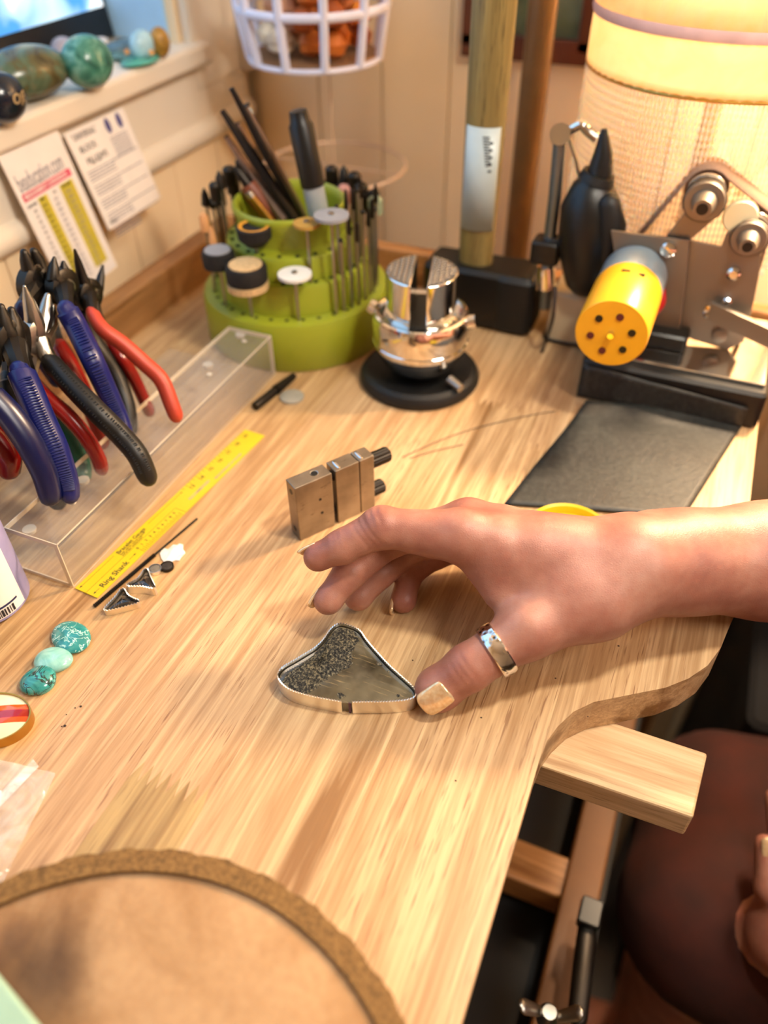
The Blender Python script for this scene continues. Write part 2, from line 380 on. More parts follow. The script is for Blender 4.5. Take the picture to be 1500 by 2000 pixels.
obj('shade_panel', MB().box((-.145, .06, zr-.05), (.36, .90, .012)).box((rx1+.004, .06, zr-.045), (.004, .90, .03)), simple('shade_panel_black', '#0C0908', .7), bench)  # black sheets added to shade and darken the space under the bench
obj('cross_rail', MB().box((-.15, px_z(1060, 1690, zr)[1], zr-.02), (.36, .03, .03)), M['railx'], bench, bevel=.002)
a = px_z(1383, 1470, -TT); b_ = px_z(1360, 1595, -TT); c_ = px_z(1050, 1495, -TT); d_ = px_z(1170, 1400, -TT)
bp = obj('bench_pin', MB().prism([(-.06, c_[1]), (b_[0]-.001, b_[1]-.0005), (a[0], a[1]), (-.06, d_[1])], -TT-.0175, -TT-.0004), M['woodx'], None, smooth=False, bevel=.0012)
bp.color = (1.02, 1.0, .7, 1); centre(bp)
tag(bp, 'wooden bench pin board sticking out from the cut-out under the bench edge', 'bench pin')
# ================================================================ PERSON (hand over the shark tooth)
def surface_nets(F, o, h):
    nx, ny, nz = F.shape; S = F < 0
    c = np.zeros((nx-1, ny-1, nz-1), int)
    for dx in (0, 1):
        for dy in (0, 1):
            for dz in (0, 1): c += S[dx:nx-1+dx, dy:ny-1+dy, dz:nz-1+dz]
    idx = np.argwhere((c > 0) & (c < 8)); n = len(idx); acc = np.zeros((n, 3)); cnt = np.zeros(n)
    cor = [(0,0,0),(1,0,0),(0,1,0),(1,1,0),(0,0,1),(1,0,1),(0,1,1),(1,1,1)]
    E = [(0,1),(2,3),(4,5),(6,7),(0,2),(1,3),(4,6),(5,7),(0,4),(1,5),(2,6),(3,7)]
    vals = [F[idx[:, 0]+a, idx[:, 1]+b, idx[:, 2]+c2] for a, b, c2 in cor]
    for a, b in E:
        va, vb = vals[a], vals[b]; m = (va < 0) != (vb < 0); t = np.where(m, va/(va-vb+1e-20), 0)
        p = np.array(cor[a])+np.outer(t, np.array(cor[b])-np.array(cor[a])); acc[m] += p[m]; cnt[m] += 1
    V = (idx+acc/cnt[:, None])*h+o
    lut = -np.ones((nx-1, ny-1, nz-1), np.int64); lut[idx[:, 0], idx[:, 1], idx[:, 2]] = np.arange(n); Q = []
    for ax in range(3):
        A = [slice(1, -1)]*3; B = [slice(1, -1)]*3; A[ax] = slice(0, -1); B[ax] = slice(1, None)
        sa, sb = S[tuple(A)], S[tuple(B)]; e = np.argwhere(sa != sb)
        if not len(e): continue
        sg = sa[e[:, 0], e[:, 1], e[:, 2]]; g = e.copy()
        for k in range(3):
            if k != ax: g[:, k] += 1
        u, v = [(1, 2), (2, 0), (0, 1)][ax]
        def L(du, dv):
            q = g.copy(); q[:, u] -= du; q[:, v] -= dv; return lut[q[:, 0], q[:, 1], q[:, 2]]
        q = np.stack([L(0, 0), L(1, 0), L(1, 1), L(0, 1)], 1); q[~sg] = q[~sg][:, ::-1]; Q.append(q)
    Q = np.concatenate(Q); Q = Q[(Q >= 0).all(1)]
    return V, Q
def smin(a, b, k):
    h = np.clip(.5+.5*(b-a)/k, 0, 1); return b*(1-h)+a*h-k*h*(1-h)
def cone(P, a, b, ra, rb):
    a = np.array(a, np.float32); b = np.array(b, np.float32); d = b-a; t = np.clip(((P-a)@d)/(d@d), 0, 1)
    q = P-a-t[..., None]*d; return np.sqrt((q*q).sum(-1))-(ra+(rb-ra)*t)
def ell(P, c, r):
    q = (P-np.array(c, np.float32))/np.array(r, np.float32); k = np.sqrt((q*q).sum(-1)); return (k-1)*min(r)
def grid(lo, hi, h):
    ax = [np.arange(lo[i], hi[i]+h, h, dtype=np.float32) for i in range(3)]
    return np.stack(np.meshgrid(*ax, indexing='ij'), -1)
RI = RM.T
def D(x, y, d): return RI@px_d(x, y, d)          # in the un-yawed frame, cheaper bounding box
J = dict(W=D(1238,1106,.356), F1=D(1330,1102,.362), F2=D(1500,1098,.372), F3=D(1900,1080,.44),
    I0=D(903,1046,.352), I1=D(745,1030,.355), I2=D(668,1068,.358), I3=D(621,1088,.360),
    M0=D(915,1022,.367), M1=D(762,1050,.377), M2=D(684,1118,.372), M3=D(641,1172,.370),
    R0=D(935,1030,.384), R1=D(800,1068,.392), R2=D(741,1120,.388), R3=D(700,1165,.386),
    P0=D(965,1050,.398), P1=D(850,1080,.400), P2=D(800,1120,.396), P3=D(788,1172,.3895),
    T0=D(1165,1168,.350), T1=D(1035,1228,.343), T2=D(915,1304,.343), T3=D(856,1346,.3475))
fingers = [('I', .0108, .0094, .0083, .0060, .0036), ('M', .0105, .0092, .0083, .0063, .004), ('R', .0100, .0087, .0078, .0064, .004), ('P', .0090, .0078, .0070, .0058, .004)]
def hand_sdf(P):
    pal = cone(P, J['W'], J['W']*.45+J['I0']*.55, .0190, .0150)
    for k, r in (('I0', .0118), ('M0', .0112), ('R0', .0105), ('P0', .0098)):
        base = J['W']*.86+J[k]*.14
        pal = smin(pal, cone(P, base, J[k], .0150, r), .007)
    for k0, k1 in (('I0', 'M0'), ('M0', 'R0'), ('R0', 'P0')):
        a = J[k0]*.80+J['W']*.20; b = J[k1]*.80+J['W']*.20
        pal = smin(pal, cone(P, a, b, .0098, .0095), .006)
    pal = smin(pal, cone(P, J['P0']*.75+J['W']*.25, J['W'], .0115, .0160), .008)
    # thenar
    pal = smin(pal, cone(P, J['T0'], J['T1'], .0165, .0125), .010)
    pal = smin(pal, cone(P, J['W'], J['T0'], .0195, .0165), .012)
    # web between thumb and index
    pal = smin(pal, cone(P, D(1090,1150,.350), D(985,1105,.352), .0110, .0080), .016)
    pal = smin(pal, cone(P, D(930,1080,.358), D(972,1160,.352), .0078, .0062), .010)
    # forearm (slightly flattened: two rods)
    up = D(1238, 1076, .372)-J['W']
    pal = smin(pal, cone(P, J['W'], J['F1'], .0195, .0205), .012)
    pal = smin(pal, cone(P, J['W']+up*.30, J['F1']+up*.34, .0180, .0195), .008)
    pal = smin(pal, cone(P, J['F1'], J['F2'], .0205, .0250), .012)
    pal = smin(pal, cone(P, J['F2'], J['F3'], .0250, .0380), .012)
    pal = smin(pal, cone(P, J['F1']+up*.34, J['F2']+up*.3, .0195, .0240), .012)
    # wrist bone
    pal = smin(pal, ell(P, D(1262, 1045, .372), (.011, .011, .009)), .008)
    out = None
    for n, r0, r1, r2, r3, k in fingers:
        f = cone(P, J[n+'0'], J[n+'1'], r0, r1*.96); f = smin(f, ell(P, J[n+'1'], (r1*1.04,)*3), .003)
        f = smin(f, cone(P, J[n+'1'], J[n+'2'], r1*.98, r2*.95), .002); f = smin(f, cone(P, J[n+'2'], J[n+'3'], r2, r3), .002)
        m = J[n+'0']*.45+J[n+'1']*.55; f = smin(f, cone(P, J[n+'0']*.65+J[n+'1']*.35+np.array((0, 0, -.0022)), m+np.array((0, 0, -.002)), r0*.9, r1*.88), .004)
        f = smin(f, ell(P, J[n+'3'], (r3*1.02,)*3), .003)
        g = smin(pal, f, .006); out = g if out is None else np.minimum(out, g)
    t = cone(P, J['T1'], J['T2'], .0112, .0102); t = smin(t, cone(P, J['T2'], J['T3'], .0104, .0094), .003)
    t = smin(t, ell(P, J['T3'], (.0097, .0097, .0088)), .004)
    out = smin(out, t, .007)
    # shallow creases over the knuckles
    vd = RI@(CC-px_d(915, 1304, .343)); vd /= np.linalg.norm(vd)
    for c, e, ks, rr_ in ((J['T2'], J['T3'], (-.0028, 0., .0026), .010), (J['I1'], J['I2'], (-.0022, .0008), .009), (J['I2'], J['I3'], (-.001, .001), .008)):
        ax_ = (e-c)/np.linalg.norm(e-c); q = P-np.array(c, np.float32); sx = q@ax_.astype(np.float32); hh = q@np.array(vd if rr_ > .0095 else RI@np.array((0, 0, 1.)), np.float32)
        near = np.clip(1.6-np.abs(sx)/.008, 0, 1)*np.clip(hh/rr_*1.6-.75, 0, 1)
        for k_ in ks: out = out+near*.00062*np.exp(-((sx-k_-.0016*(1-np.clip(hh/rr_, 0, 1)))/.00075)**2)
    # tendon over the index knuckle and the wrist fold
    return out
def eval_sdf(fn, lo, hi, h):
    P = grid(lo, hi, h); out = np.empty(P.shape[:3], np.float32)
    for i in range(0, P.shape[0], 24): out[i:i+24] = fn(P[i:i+24])
    return surface_nets(out, np.array(lo), h)
pts = np.array([J[k] for k in J if k != 'F3']); lo = pts.min(0)-.022; hi = pts.max(0)+.03
V1, Q1 = eval_sdf(hand_sdf, lo, hi, .00095)
print('hand verts', len(V1))
# rest of the body, beyond the frame: metres, world frame -> use world coordinates directly
EL = RM@J['F3']; SHR = np.array((.50, .52, .16)); SHL = np.array((.50, .20, .16))
LW = px_d(1540, 1830, .49); LK = [px_d(1498, 1655, .508), px_d(1530, 1640, .520)]
def body_sdf(P):
    b = cone(P, (.50, .36, -.28), (.52, .36, .10), .115, .125)
    b = smin(b, cone(P, SHR, SHL, .062, .062), .05)
    b = smin(b, cone(P, (.49, .36, .16), (.47, .36, .27), .052, .048), .03)
    b = smin(b, ell(P, (.455, .36, .36), (.095, .075, .115)), .02)
    b = smin(b, ell(P, (.362, .36, .345), (.016, .012, .022)), .012)
    b = smin(b, cone(P, (.40, .36, .27), (.385, .36, .265), .03, .022), .02)
    for s in (-1, 1): b = smin(b, ell(P, (.465, .36+s*.076, .35), (.018, .008, .03)), .008)
    b = smin(b, cone(P, SHR, EL, .048, .040), .03)
    b = smin(b, cone(P, EL, RM@J['F2'], .038, .026), .01)
    el = np.array((.42, .07, -.12)); b = smin(b, cone(P, SHL, el, .048, .038), .03)
    b = smin(b, cone(P, el, LW, .038, .024), .02)
    for hy, ky in ((.42, .375), (.28, .295)):
        b = smin(b, cone(P, (.46, hy, -.33), (.135, ky, -.30), .085, .058), .03)
        b = smin(b, cone(P, (.135, ky, -.30), (.17, ky, -.82), .052, .036), .02)
        b = smin(b, cone(P, (.17, ky, -.86), (.02, ky, -.875), .036, .024), .02)
    return b
V2, Q2 = eval_sdf(body_sdf, (-.1, -.02, -.905), (.68, .68, .50), .0095)
def lhand_sdf(P):
    b = cone(P, LW, px_d(1555, 1760, .498), .024, .022); 
    tips = [px_d(1494, 1650, .488), px_d(1515, 1560, .500), px_d(1548, 1545, .51), px_d(1585, 1560, .51)]
    mids = [px_d(1502, 1735, .484), px_d(1530, 1650, .490), px_d(1560, 1640, .50), px_d(1595, 1655, .50)]
    kn = [px_d(1525, 1790, .490), px_d(1550, 1745, .490), px_d(1580, 1745, .495), px_d(1610, 1760, .50)]
    out = None
    for t, m, k in zip(tips, mids, kn):
        b = smin(b, cone(P, LW, k, .020, .0105), .01)
    for t, m, k in zip(tips, mids, kn):
        f = smin(cone(P, k, m, .0100, .0088), cone(P, m, t, .0086, .0066), .003); g = smin(b, f, .005); out = g if out is None else np.minimum(out, g)
    return out
V3, Q3 = eval_sdf(lhand_sdf, LW-np.array((.09, .06, .07)), LW+np.array((.12, .14, .07)), .002)
bodyM = MB(); bodyM.v = [tuple(p) for p in np.concatenate([(RM@V1.T).T, V2, V3])]
bodyM.f = [tuple(q) for q in Q1.tolist()]+[tuple(q) for q in (Q2+len(V1)).tolist()]+[tuple(q) for q in (Q3+len(V1)+len(V2)).tolist()]
sk = NT('skin'); sk.set(Roughness=.46); sk.b.inputs['Subsurface Weight'].default_value = .12; sk.b.inputs['Subsurface Radius'].default_value = (.006, .0025, .0015); sk.b.inputs['Subsurface Scale'].default_value = 1.
n1 = sk.noise(38, 4, .6); n2 = sk.noise(260, 3, .6)
cs = sk.ramp(n1, [(.30, '#8A5446'), (.50, '#A06A58'), (.70, '#B2816D')]); cs = sk.mix(sk.ramp(n2, [(.45, (0, 0, 0)), (.75, (.25, .25, .25))]), cs, '#A85F4C')
sk.color(cs); sb = sk.n('ShaderNodeTexVoronoi', feature='DISTANCE_TO_EDGE'); sb.inputs['Scale'].default_value = 900; sk.l(sk.coord((1, 1.5, 1)), sb.inputs['Vector'])
sk.bump(sb.outputs['Distance'], .25, .0004)
person = thing('person', 'person seated at the bench, right hand hovering over the shark tooth, in dark red clothing', 'person', (.45, .36, ZF))
body = obj('body', bodyM, sk.m, None, angle=180); body.parent = person; body.location = -person.location
body.modifiers.new('sm', 'SMOOTH').iterations = 3
def part_of(o, root): o.parent = root; o.location = o.location-root.location; return o
# nails: small curved plates seated on the finger ends
nail_m = NT('nail_polish'); nail_m.set(Roughness=.22, Metallic=.55); nail_m.color(nail_m.ramp(nail_m.noise(600, 2), [(.3, '#E2BE8E'), (.7, '#F6DEB4')]))
def nail(c, ax, up, w, l, rad, label=None, thick=.0007):
    ax = np.array(ax, float); ax /= np.linalg.norm(ax); up = np.array(up, float); up -= ax*(up@ax); up /= np.linalg.norm(up); sd = np.cross(ax, up)
    def top(u, v):
        U_, V_ = (u-.5)*2, (v-.5)*2; e = 1-.22*abs(V_)**4 if U_ > 0 else 1-.12*abs(V_)**3
        ll = U_*l/2*e; ang = V_*w/2/rad*(1-.10*max(U_, -U_)**6)
        return np.array(c)+ax*ll+sd*math.sin(ang)*rad+up*(math.cos(ang)*rad-rad)-up*(.0010*max(0, U_)**2)
    m = MB().sheet(top, 10, 10)
    return part_of(obj('fingernail', m, nail_m.m, None, solid=thick*2, sub=1, label=label), person)
V = lambda x, y, d: px_d(x, y, d)
t3, t2 = RM@J['T3'], RM@J['T2']; vdir = CC-t3; vdir /= np.linalg.norm(vdir)
ax = t3-t2; ax /= np.linalg.norm(ax)
perp = CR*.55-CU*.83; perp = perp-ax*(perp@ax); perp /= np.linalg.norm(perp); nup = vdir*.93+perp*.25; nup = nup-ax*(nup@ax); nup /= np.linalg.norm(nup)
nail(t3+nup*.0103+ax*.0006, ax, nup, .0125, .0150, .0108, 'pale gold thumbnail')
for n, r, wd in (('I', .0068, .009), ('M', .0070, .009), ('R', .0066, .008), ('P', .0060, .008)):
    p3, p2 = RM@J[n+'3'], RM@J[n+'2']; a2 = p3-p2; a2 /= np.linalg.norm(a2)
    h = -CR*.75+CF*.25+CU*.30; h = h-a2*(h@a2); h /= np.linalg.norm(h)
    nail(p3+h*(r-.0004)+a2*.0030, a2, h, wd, .0105, r)
nail(px_d(1494, 1652, .488)+vdir*.0070, CU, vdir, .009, .012, .007)
# clothing
cl = simple('maroon_cloth', '#340B02', .9, var=.35, scale=30, bump=.4, bscale=300)
def trou(P):
    b = cone(P, (.50, .36, -.30), (.50, .36, -.22), .13, .13)
    for hy, ky in ((.42, .375), (.28, .295)): b = smin(b, cone(P, (.46, hy, -.33), (.13, ky, -.30), .094, .068), .03)
    return b
def shirt(P):
    b = cone(P, (.51, .36, -.24), (.52, .36, .10), .127, .137); b = smin(b, cone(P, SHR, SHL, .072, .072), .05)
    b = smin(b, cone(P, SHR, SHR*.5+EL*.5, .058, .055), .03); return smin(b, cone(P, SHL, np.array((.46, .135, .02)), .058, .052), .03)
for nm, fn, lo_, hi_ in (('shorts', trou, (-.05, .12, -.45), (.68, .68, -.05)), ('shirt', shirt, (.30, .0, -.40), (.70, .72, .28))):
    v, q = eval_sdf(fn, lo_, hi_, .0105); mb = MB(); mb.v = [tuple(p) for p in v]; mb.f = [tuple(p) for p in q.tolist()]
    part_of(obj(nm, mb, cl, None, angle=180), person)
hr = simple('hair', '#3A2417', .5, var=.3, scale=200)
mb = MB().blob((.475, .36, .385), (.10, .086, .118), 28, 18, lambda d: 1 if (d[2] > .1 or d[0] > .15) else .86); part_of(obj('hair', mb, hr), person)
for s in (-1, 1): part_of(obj('eye', MB().blob((.372, .36+s*.03, .372), (.012,)*3, 12, 8), M['white']), person)
# thumb ring
rc = RM@J['T1']*.46+RM@J['T2']*.54; rax = RM@J['T2']-RM@J['T1']; rax /= np.linalg.norm(rax)
def ringmesh(R0, R1, w):
    a = np.array((0, 0, 1.)); a = a-rax*(a@rax); a /= np.linalg.norm(a); b = np.cross(rax, a); rings = []
    for r, s in ((R1, -w*.42), (R1+.0003, 0), (R1, w*.42), (R1-.0003, w/2), (R0, w/2), (R0, -w/2), (R1-.0003, -w/2)):
        rings.append([rc+rax*s+(a*math.cos(t)+b*math.sin(t))*r for t in [2*math.pi*k/56 for k in range(56)]])
    rings.append(rings[0]); return MB().rings(rings, False, False)
rg = NT('ring_silver'); rg.set(Metallic=1, Roughness=.16); vo = rg.n('ShaderNodeTexVoronoi'); vo.inputs['Scale'].default_value = 420; rg.l(rg.coord(), vo.inputs['Vector'])
big = rg.ramp(rg.noise(95, 1), [(.50, (0, 0, 0)), (.56, (1, 1, 1))])
rg.color(rg.mix(rg.mix(1., big, rg.ramp(vo.outputs['Distance'], [(.15, (1, 1, 1)), (.45, (0, 0, 0))]), 'MULTIPLY'), '#F0EEE8', '#55504A'))
rg.bump(rg.mix(1., big, vo.outputs['Distance'], 'MULTIPLY'), .5, .0006)
ro = obj('thumb_ring', ringmesh(.0104, .0122, .0068), rg.m); centre(ro)
tag(ro, 'wide silver band with stamped pattern worn on the thumb', 'ring')

# ================================================================ THE FOSSIL TOOTH IN ITS BEZEL
def resample(poly, step, closed=True):
    P = [np.array(p, float) for p in poly]; 
    if closed: P = P+[P[0]]
    out = []
    seg = [np.linalg.norm(b-a) for a, b in zip(P, P[1:])]; L = sum(seg); n = max(3, int(L/step)); k = 0; acc = 0
    for i in range(n if closed else n+1):
        t = L*i/n
        while k < len(seg)-1 and acc+seg[k] < t: acc += seg[k]; k += 1
        out.append(P[k]+(P[k+1]-P[k])*min(1, (t-acc)/(seg[k]+1e-12)))
    return out
def smooth_poly(poly, it=2):
    for _ in range(it):
        q = []
        for a, b in zip(poly, poly[1:]+poly[:1]): a = np.array(a); b = np.array(b); q += [a*.75+b*.25, a*.25+b*.75]
        poly = q
    return poly
def offset_poly(P, d):
    n = len(P); out = []; A = sum(P[i][0]*P[(i+1) % n][1]-P[(i+1) % n][0]*P[i][1] for i in range(n))
    for i in range(n):
        t = np.array(P[(i+1) % n][:2])-np.array(P[i-1][:2]); t /= np.linalg.norm(t)+1e-12
        nn = np.array((t[1], -t[0]))*(1 if A > 0 else -1); out.append(np.array(P[i][:2])+nn*d)
    return out
def dome(poly, zb, zt, bulge, c=None, rings=7, rough=0, seed=0):
    """solid with the polygon's outline, walls zb..zt, domed top"""
    rr = random.Random(seed); P = [np.array(p[:2]) for p in poly]; c = np.mean(P, 0) if c is None else np.array(c)
    R = [[(p[0], p[1], zb) for p in P], [(p[0], p[1], zt) for p in P]]
    for i in range(1, rings+1):
        f = 1-i/rings*.97; h = zt+bulge*(1-f*f)
        R.append([tuple(c+(p-c)*f)+(h+rr.uniform(-rough, rough),) for p in P])
    return MB().rings(R)
def bezel(poly, z0, z1, th=.0004, serr=.0006, step=.0011, gap=None):
    P = resample([p[:2] for p in poly], step/2); n = len(P); O = offset_poly(P, th); idx = list(range(n))
    if gap is not None:      # open strip: leave out the samples close to the gap
        ok = [not (min(gap[0][0], gap[1][0]) < p[0] < max(gap[0][0], gap[1][0]) and abs(p[1]-(gap[0][1]+gap[1][1])/2) < .004) for p in P]
        s0 = next(i for i in range(n) if ok[i] and not ok[i-1]); idx = [(s0+k) % n for k in range(n) if ok[(s0+k) % n]]
    R = []
    for k, i in enumerate(idx):
        zt = z1+(serr if k % 2 else 0); R.append([(O[i][0], O[i][1], z0), (O[i][0], O[i][1], zt), (P[i][0], P[i][1], zt), (P[i][0], P[i][1], z0)])
    if gap is None: R.append(R[0]); return MB().rings(R, False, False)
    return MB().rings(R, True, True)
def crop(pts, sc, ox, oy, z): return [px_z(ox+a/sc, oy+b/sc, z)[:2] for a, b in pts]
HT = .0085
tout = crop([(610,140),(660,150),(755,185),(800,260),(870,340),(960,440),(1060,530),(1170,625),(1166,678),(1100,700),(950,712),(800,712),(700,715),(630,712),(560,700),(450,680),(340,655),(250,625),(190,580),(160,530),(165,500),(200,460),(290,410),(380,355),(440,320),(500,260),(550,180)], 3.75, 500, 1180, HT)
tout = smooth_poly(tout, 2)
tooth = thing('shark_tooth_pendant', 'large fossil shark tooth set in a serrated silver bezel, between thumb and fingers', 'pendant', tuple(px_z(680, 1320, 0)))
org = np.array(tooth.location)
def local(mb, o): mb.v = [tuple(np.array(p)-np.array(o)) for p in mb.v]; return mb
cm = NT('tooth_crown'); cm.set(Roughness=.13); cm.b.inputs['Coat Weight'].default_value = .5
vv = cm.coord((1, 1, 1), (0, 0, math.radians(-10)))
mpn = cm.n('ShaderNodeMapping'); mpn.inputs['Rotation'].default_value = (0, 0, math.radians(6)); mpn.inputs['Scale'].default_value = (.12, 1.6, 1); cm.l(cm.coord(), mpn.inputs[0])
nn = cm.noise(520, 4, .6, mpn.outputs[0]); base = cm.ramp(cm.noise(60, 3), [(.3, '#2C281D'), (.5, '#544C3A'), (.7, '#6F6650')])
cm.color(cm.mix(cm.ramp(nn, [(.60, (0, 0, 0)), (.72, (.7, .7, .7))]), base, '#B59A6A'))
rm = NT('tooth_root'); rm.set(Roughness=.8); n_a = rm.noise(850, 8, .75, None, .3); n_b = rm.noise(130, 4, .6)
rm.color(rm.mix(rm.ramp(n_b, [(.35, (0, 0, 0)), (.65, (.65, .65, .65))]), rm.ramp(n_a, [(.40, '#0E0E0E'), (.50, '#34322C'), (.58, '#8F856C'), (.7, '#C2B491')]), rm.ramp(n_a, [(.42, '#1B1A16'), (.5, '#5B5342'), (.62, '#BBA779')])))
rm.bump(n_a, 1., .0012)
tin = offset_poly(resample(tout, .0012), -.0004)
def fit_in(P, c, s): c = np.array(c); return [c+(np.array(p)-c)*s for p in P]
cc = px_z(730, 1325, HT)[:2]
obj('crown', local(dome(fit_in(tin, cc, .998), .0008, HT-.0018, .0014, cc, 10), org), cm.m, tooth)
root = crop([(605,158),(690,172),(738,205),(756,262),(757,300),(738,345),(752,400),(742,452),(700,485),(640,505),(580,548),(480,585),(385,640),(335,645),(270,622),(205,585),(188,560),(208,520),(250,480),(350,425),(430,350),(500,280),(560,200)], 3.75, 500, 1180, HT)
rr2 = resample(smooth_poly(root, 1), .0007); rrnd = random.Random(4)
rr2 = [p+np.array((rrnd.uniform(-1, 1), rrnd.uniform(-1, 1)))*.00022 for p in rr2]
obj('root', local(dome(rr2, .001, HT-.0012, .0016, px_z(628, 1288, HT)[:2], 22, .00028, 2), org), rm.m, tooth, angle=70)
for (a, b, ra, rb) in ((532,600,26,40),(605,588,20,22),(622,662,38,22),(900,440,26,14),(1040,665,16,12),(968,492,12,7)):
    p = px_z(500+a/3.75, 1180+b/3.75, HT-.001); obj('pitted_spot', local(MB().blob((p[0], p[1], HT-.0014), (ra/3.75/4150, rb/3.75/4150*1.2, .0004), 12, 6, lambda d: 1+.15*math.sin(9*d[0]+5*d[1])), org), rm.m, tooth)
g0, g1 = px_z(500+636/3.75, 1180+712/3.75, HT)[:2], px_z(500+700/3.75, 1180+715/3.75, HT)[:2]
obj('bezel_strip', local(bezel(tout, .0002, HT, .0006, .0006, .0013, (g0, g1)), org), M['silver'], tooth, angle=20)
gp = px_z(500+706/3.75, 1180+750/3.75, .005); purple = simple('purple_mark', '#4B1E3C', .5)
obj('marker_line', local(MB().box((gp[0]-.001, gp[1]-.0006, .0042), (.0010, .0003, .0076)), org), purple, tooth)
# ---- small teeth
stm = NT('small_tooth'); stm.set(Roughness=.18); stm.b.inputs['Coat Weight'].default_value = .6
sn = stm.noise(190, 4, .6, None, 2.2); stm.color(stm.ramp(sn, [(.35, '#080706'), (.52, '#1E1813'), (.62, '#6B5B47'), (.70, '#1A1410')]))
def small_tooth(pts, z, lab):
    P = smooth_poly(crop(pts, 5, 120, 960, z), 2); c = np.mean([p[:2] for p in P], 0)
    t = thing('small_tooth_pendant', lab, 'pendant', (c[0], c[1], 0)); Q = offset_poly(resample(P, .0006), -.0004)
    obj('tooth', local(dome(Q, .0005, z-.0016, .0014, c, 8), t.location), stm.m, t)
    obj('bezel_strip', local(bezel(P, .0001, z, .0004, .0007, .0015), t.location), M['silver'], t, angle=20)
small_tooth([(605,945),(622,965),(640,1008),(700,1045),(765,1065),(752,1088),(640,1118),(540,1145),(425,1168),(416,1145),(480,1080),(535,1020),(578,955)], .0036, 'small black shark tooth in serrated bezel, nearer of the two')
small_tooth([(822,748),(846,765),(866,830),(902,900),(922,942),(880,946),(800,925),(720,925),(642,925),(636,905),(700,880),(758,840),(800,775)], .0052, 'small brown shark tooth in serrated bezel, beside two tiny discs')
# ---- discs, shell, wire
def disc(name, px, py, r, h, mat, lab, cat, rim=None):
    p = px_z(px, py, h); t = thing(name, lab, cat, (p[0], p[1], 0))
    obj('stone', MB().lathe([(r, 0), (r, h*.75), (r*.85, h), (r*.3, h*1.05)], 28), mat, t)
    if rim: obj('bezel_strip', MB().lathe([(r, .0002), (r+.0004, .0002), (r+.0004, h*1.02), (r, h*1.02)], 28, cap0=False, cap1=False), rim, t)
disc('round_stone', 120+912/5, 960+750/5, .0030, .0022, simple('greystone', '#6C675E', .6, var=.3, scale=400), 'tiny grey round stone in a silver cup behind the brown tooth', 'stone', M['silver'])
disc('round_stone', 120+1030/5, 960+722/5, .0031, .0020, simple('darkstone', '#352E26', .5, var=.5, scale=500, bump=.5), 'tiny dark brown round stone touching the grey one', 'stone', M['dsteel'])
sh = crop([(960,600),(990,548),(1040,560),(1090,515),(1130,520),(1150,505),(1190,515),(1185,560),(1210,590),(1165,640),(1150,670),(1110,665),(1060,690),(1000,685),(975,650)], 5, 120, 960, .0008)
shm = NT('shell'); shm.set(Roughness=.18); shm.b.inputs['Coat Weight'].default_value = .5; shm.color(shm.ramp(shm.noise(90, 3, .5, None, 2), [(.3, '#C9C4BC'), (.5, '#F2EFE8'), (.7, '#E2DACA')]))
tag(centre(obj('shell_piece', dome(resample(sh, .001), .0001, .0006, .0008), shm.m)), 'white mother-of-pearl piece with a jagged outline', 'shell')
w0, w1 = px_z(184, 1184, .0012), px_z(385, 1013, .0012)
tw = [w0+(w1-w0)*(k/160) for k in range(161)]
mb = MB().tube(tw, [(.00085+.00035*(k % 2)) if k < 90 else .0006 for k in range(161)], 8)
tag(centre(obj('twisted_wire', mb, M['dsteel'])), 'long dark twisted wire lying along the yellow gauge', 'wire')
# ---- turquoise stones
def turq(name, cols, vein=None, vs=80):
    t = NT(name); t.set(Roughness=.17); t.b.inputs['Coat Weight'].default_value = .6
    c = t.ramp(t.noise(110, 4, .6, None, 1), [(.3, cols[0]), (.55, cols[1]), (.75, cols[2])])
    if vein:
        v = t.n('ShaderNodeTexVoronoi', feature='DISTANCE_TO_EDGE'); v.inputs['Scale'].default_value = vs
        nz = t.n('ShaderNodeTexNoise'); nz.inputs['Scale'].default_value = 150; t.l(t.coord(), nz.inputs['Vector'])
        ad = t.n('ShaderNodeMixRGB'); ad.inputs[0].default_value = .004; 
        va = t.n('ShaderNodeVectorMath', operation='MULTIPLY_ADD'); va.inputs[1].default_value = (.006,)*3; t.l(nz.outputs['Color'], va.inputs[0]); t.l(t.coord(), va.inputs[2]); t.l(va.outputs[0], v.inputs['Vector'])
        f = t.ramp(t.noise(vs, 3, .6, None, .8), [(.470, (0, 0, 0)), (.495, (1, 1, 1)), (.505, (1, 1, 1)), (.53, (0, 0, 0))]); c = t.mix(f, c, vein)
    t.color(c); return t.m
def cab(name, px, py, a, b, rot, h, mat, lab, tilt=0, egg=0, base='#2A2A1E'):
    p = px_z(px, py, h*.4); t = thing(name, lab, 'stone', (p[0], p[1], 0), math.radians(rot))
    P = [(a*math.cos(q)*(1), b*math.sin(q)*(1+egg*math.cos(q)), 0) for q in [2*math.pi*k/40 for k in range(40)]]
    R = [[(x*.93, y*.93, 0) for x, y, _ in P], [(x, y, h*.28) for x, y, _ in P]]
    for k in range(1, 9):
        f = math.cos(k/8*math.pi/2*.97); R.append([(x*f, y*f, h*.28+h*.72*math.sin(k/8*math.pi/2)) for x, y, _ in P])
    obj('cabochon', MB().rings(R), mat, t)
    return t
cab('turquoise_stone', 138, 1243, .0114, .0083, -18, .0048, turq('turq_a', ('#1E6D70', '#2F8E8E', '#4FA9A2'), '#B6E0D6', 190), 'veined blue-green turquoise oval, farthest of the three')
cab('turquoise_stone', 104, 1288, .0092, .0072, 18, .0052, turq('turq_b', ('#74B6AC', '#93CCC2', '#B3DDD2')), 'pale mint turquoise oval, middle of the three', egg=-.12)
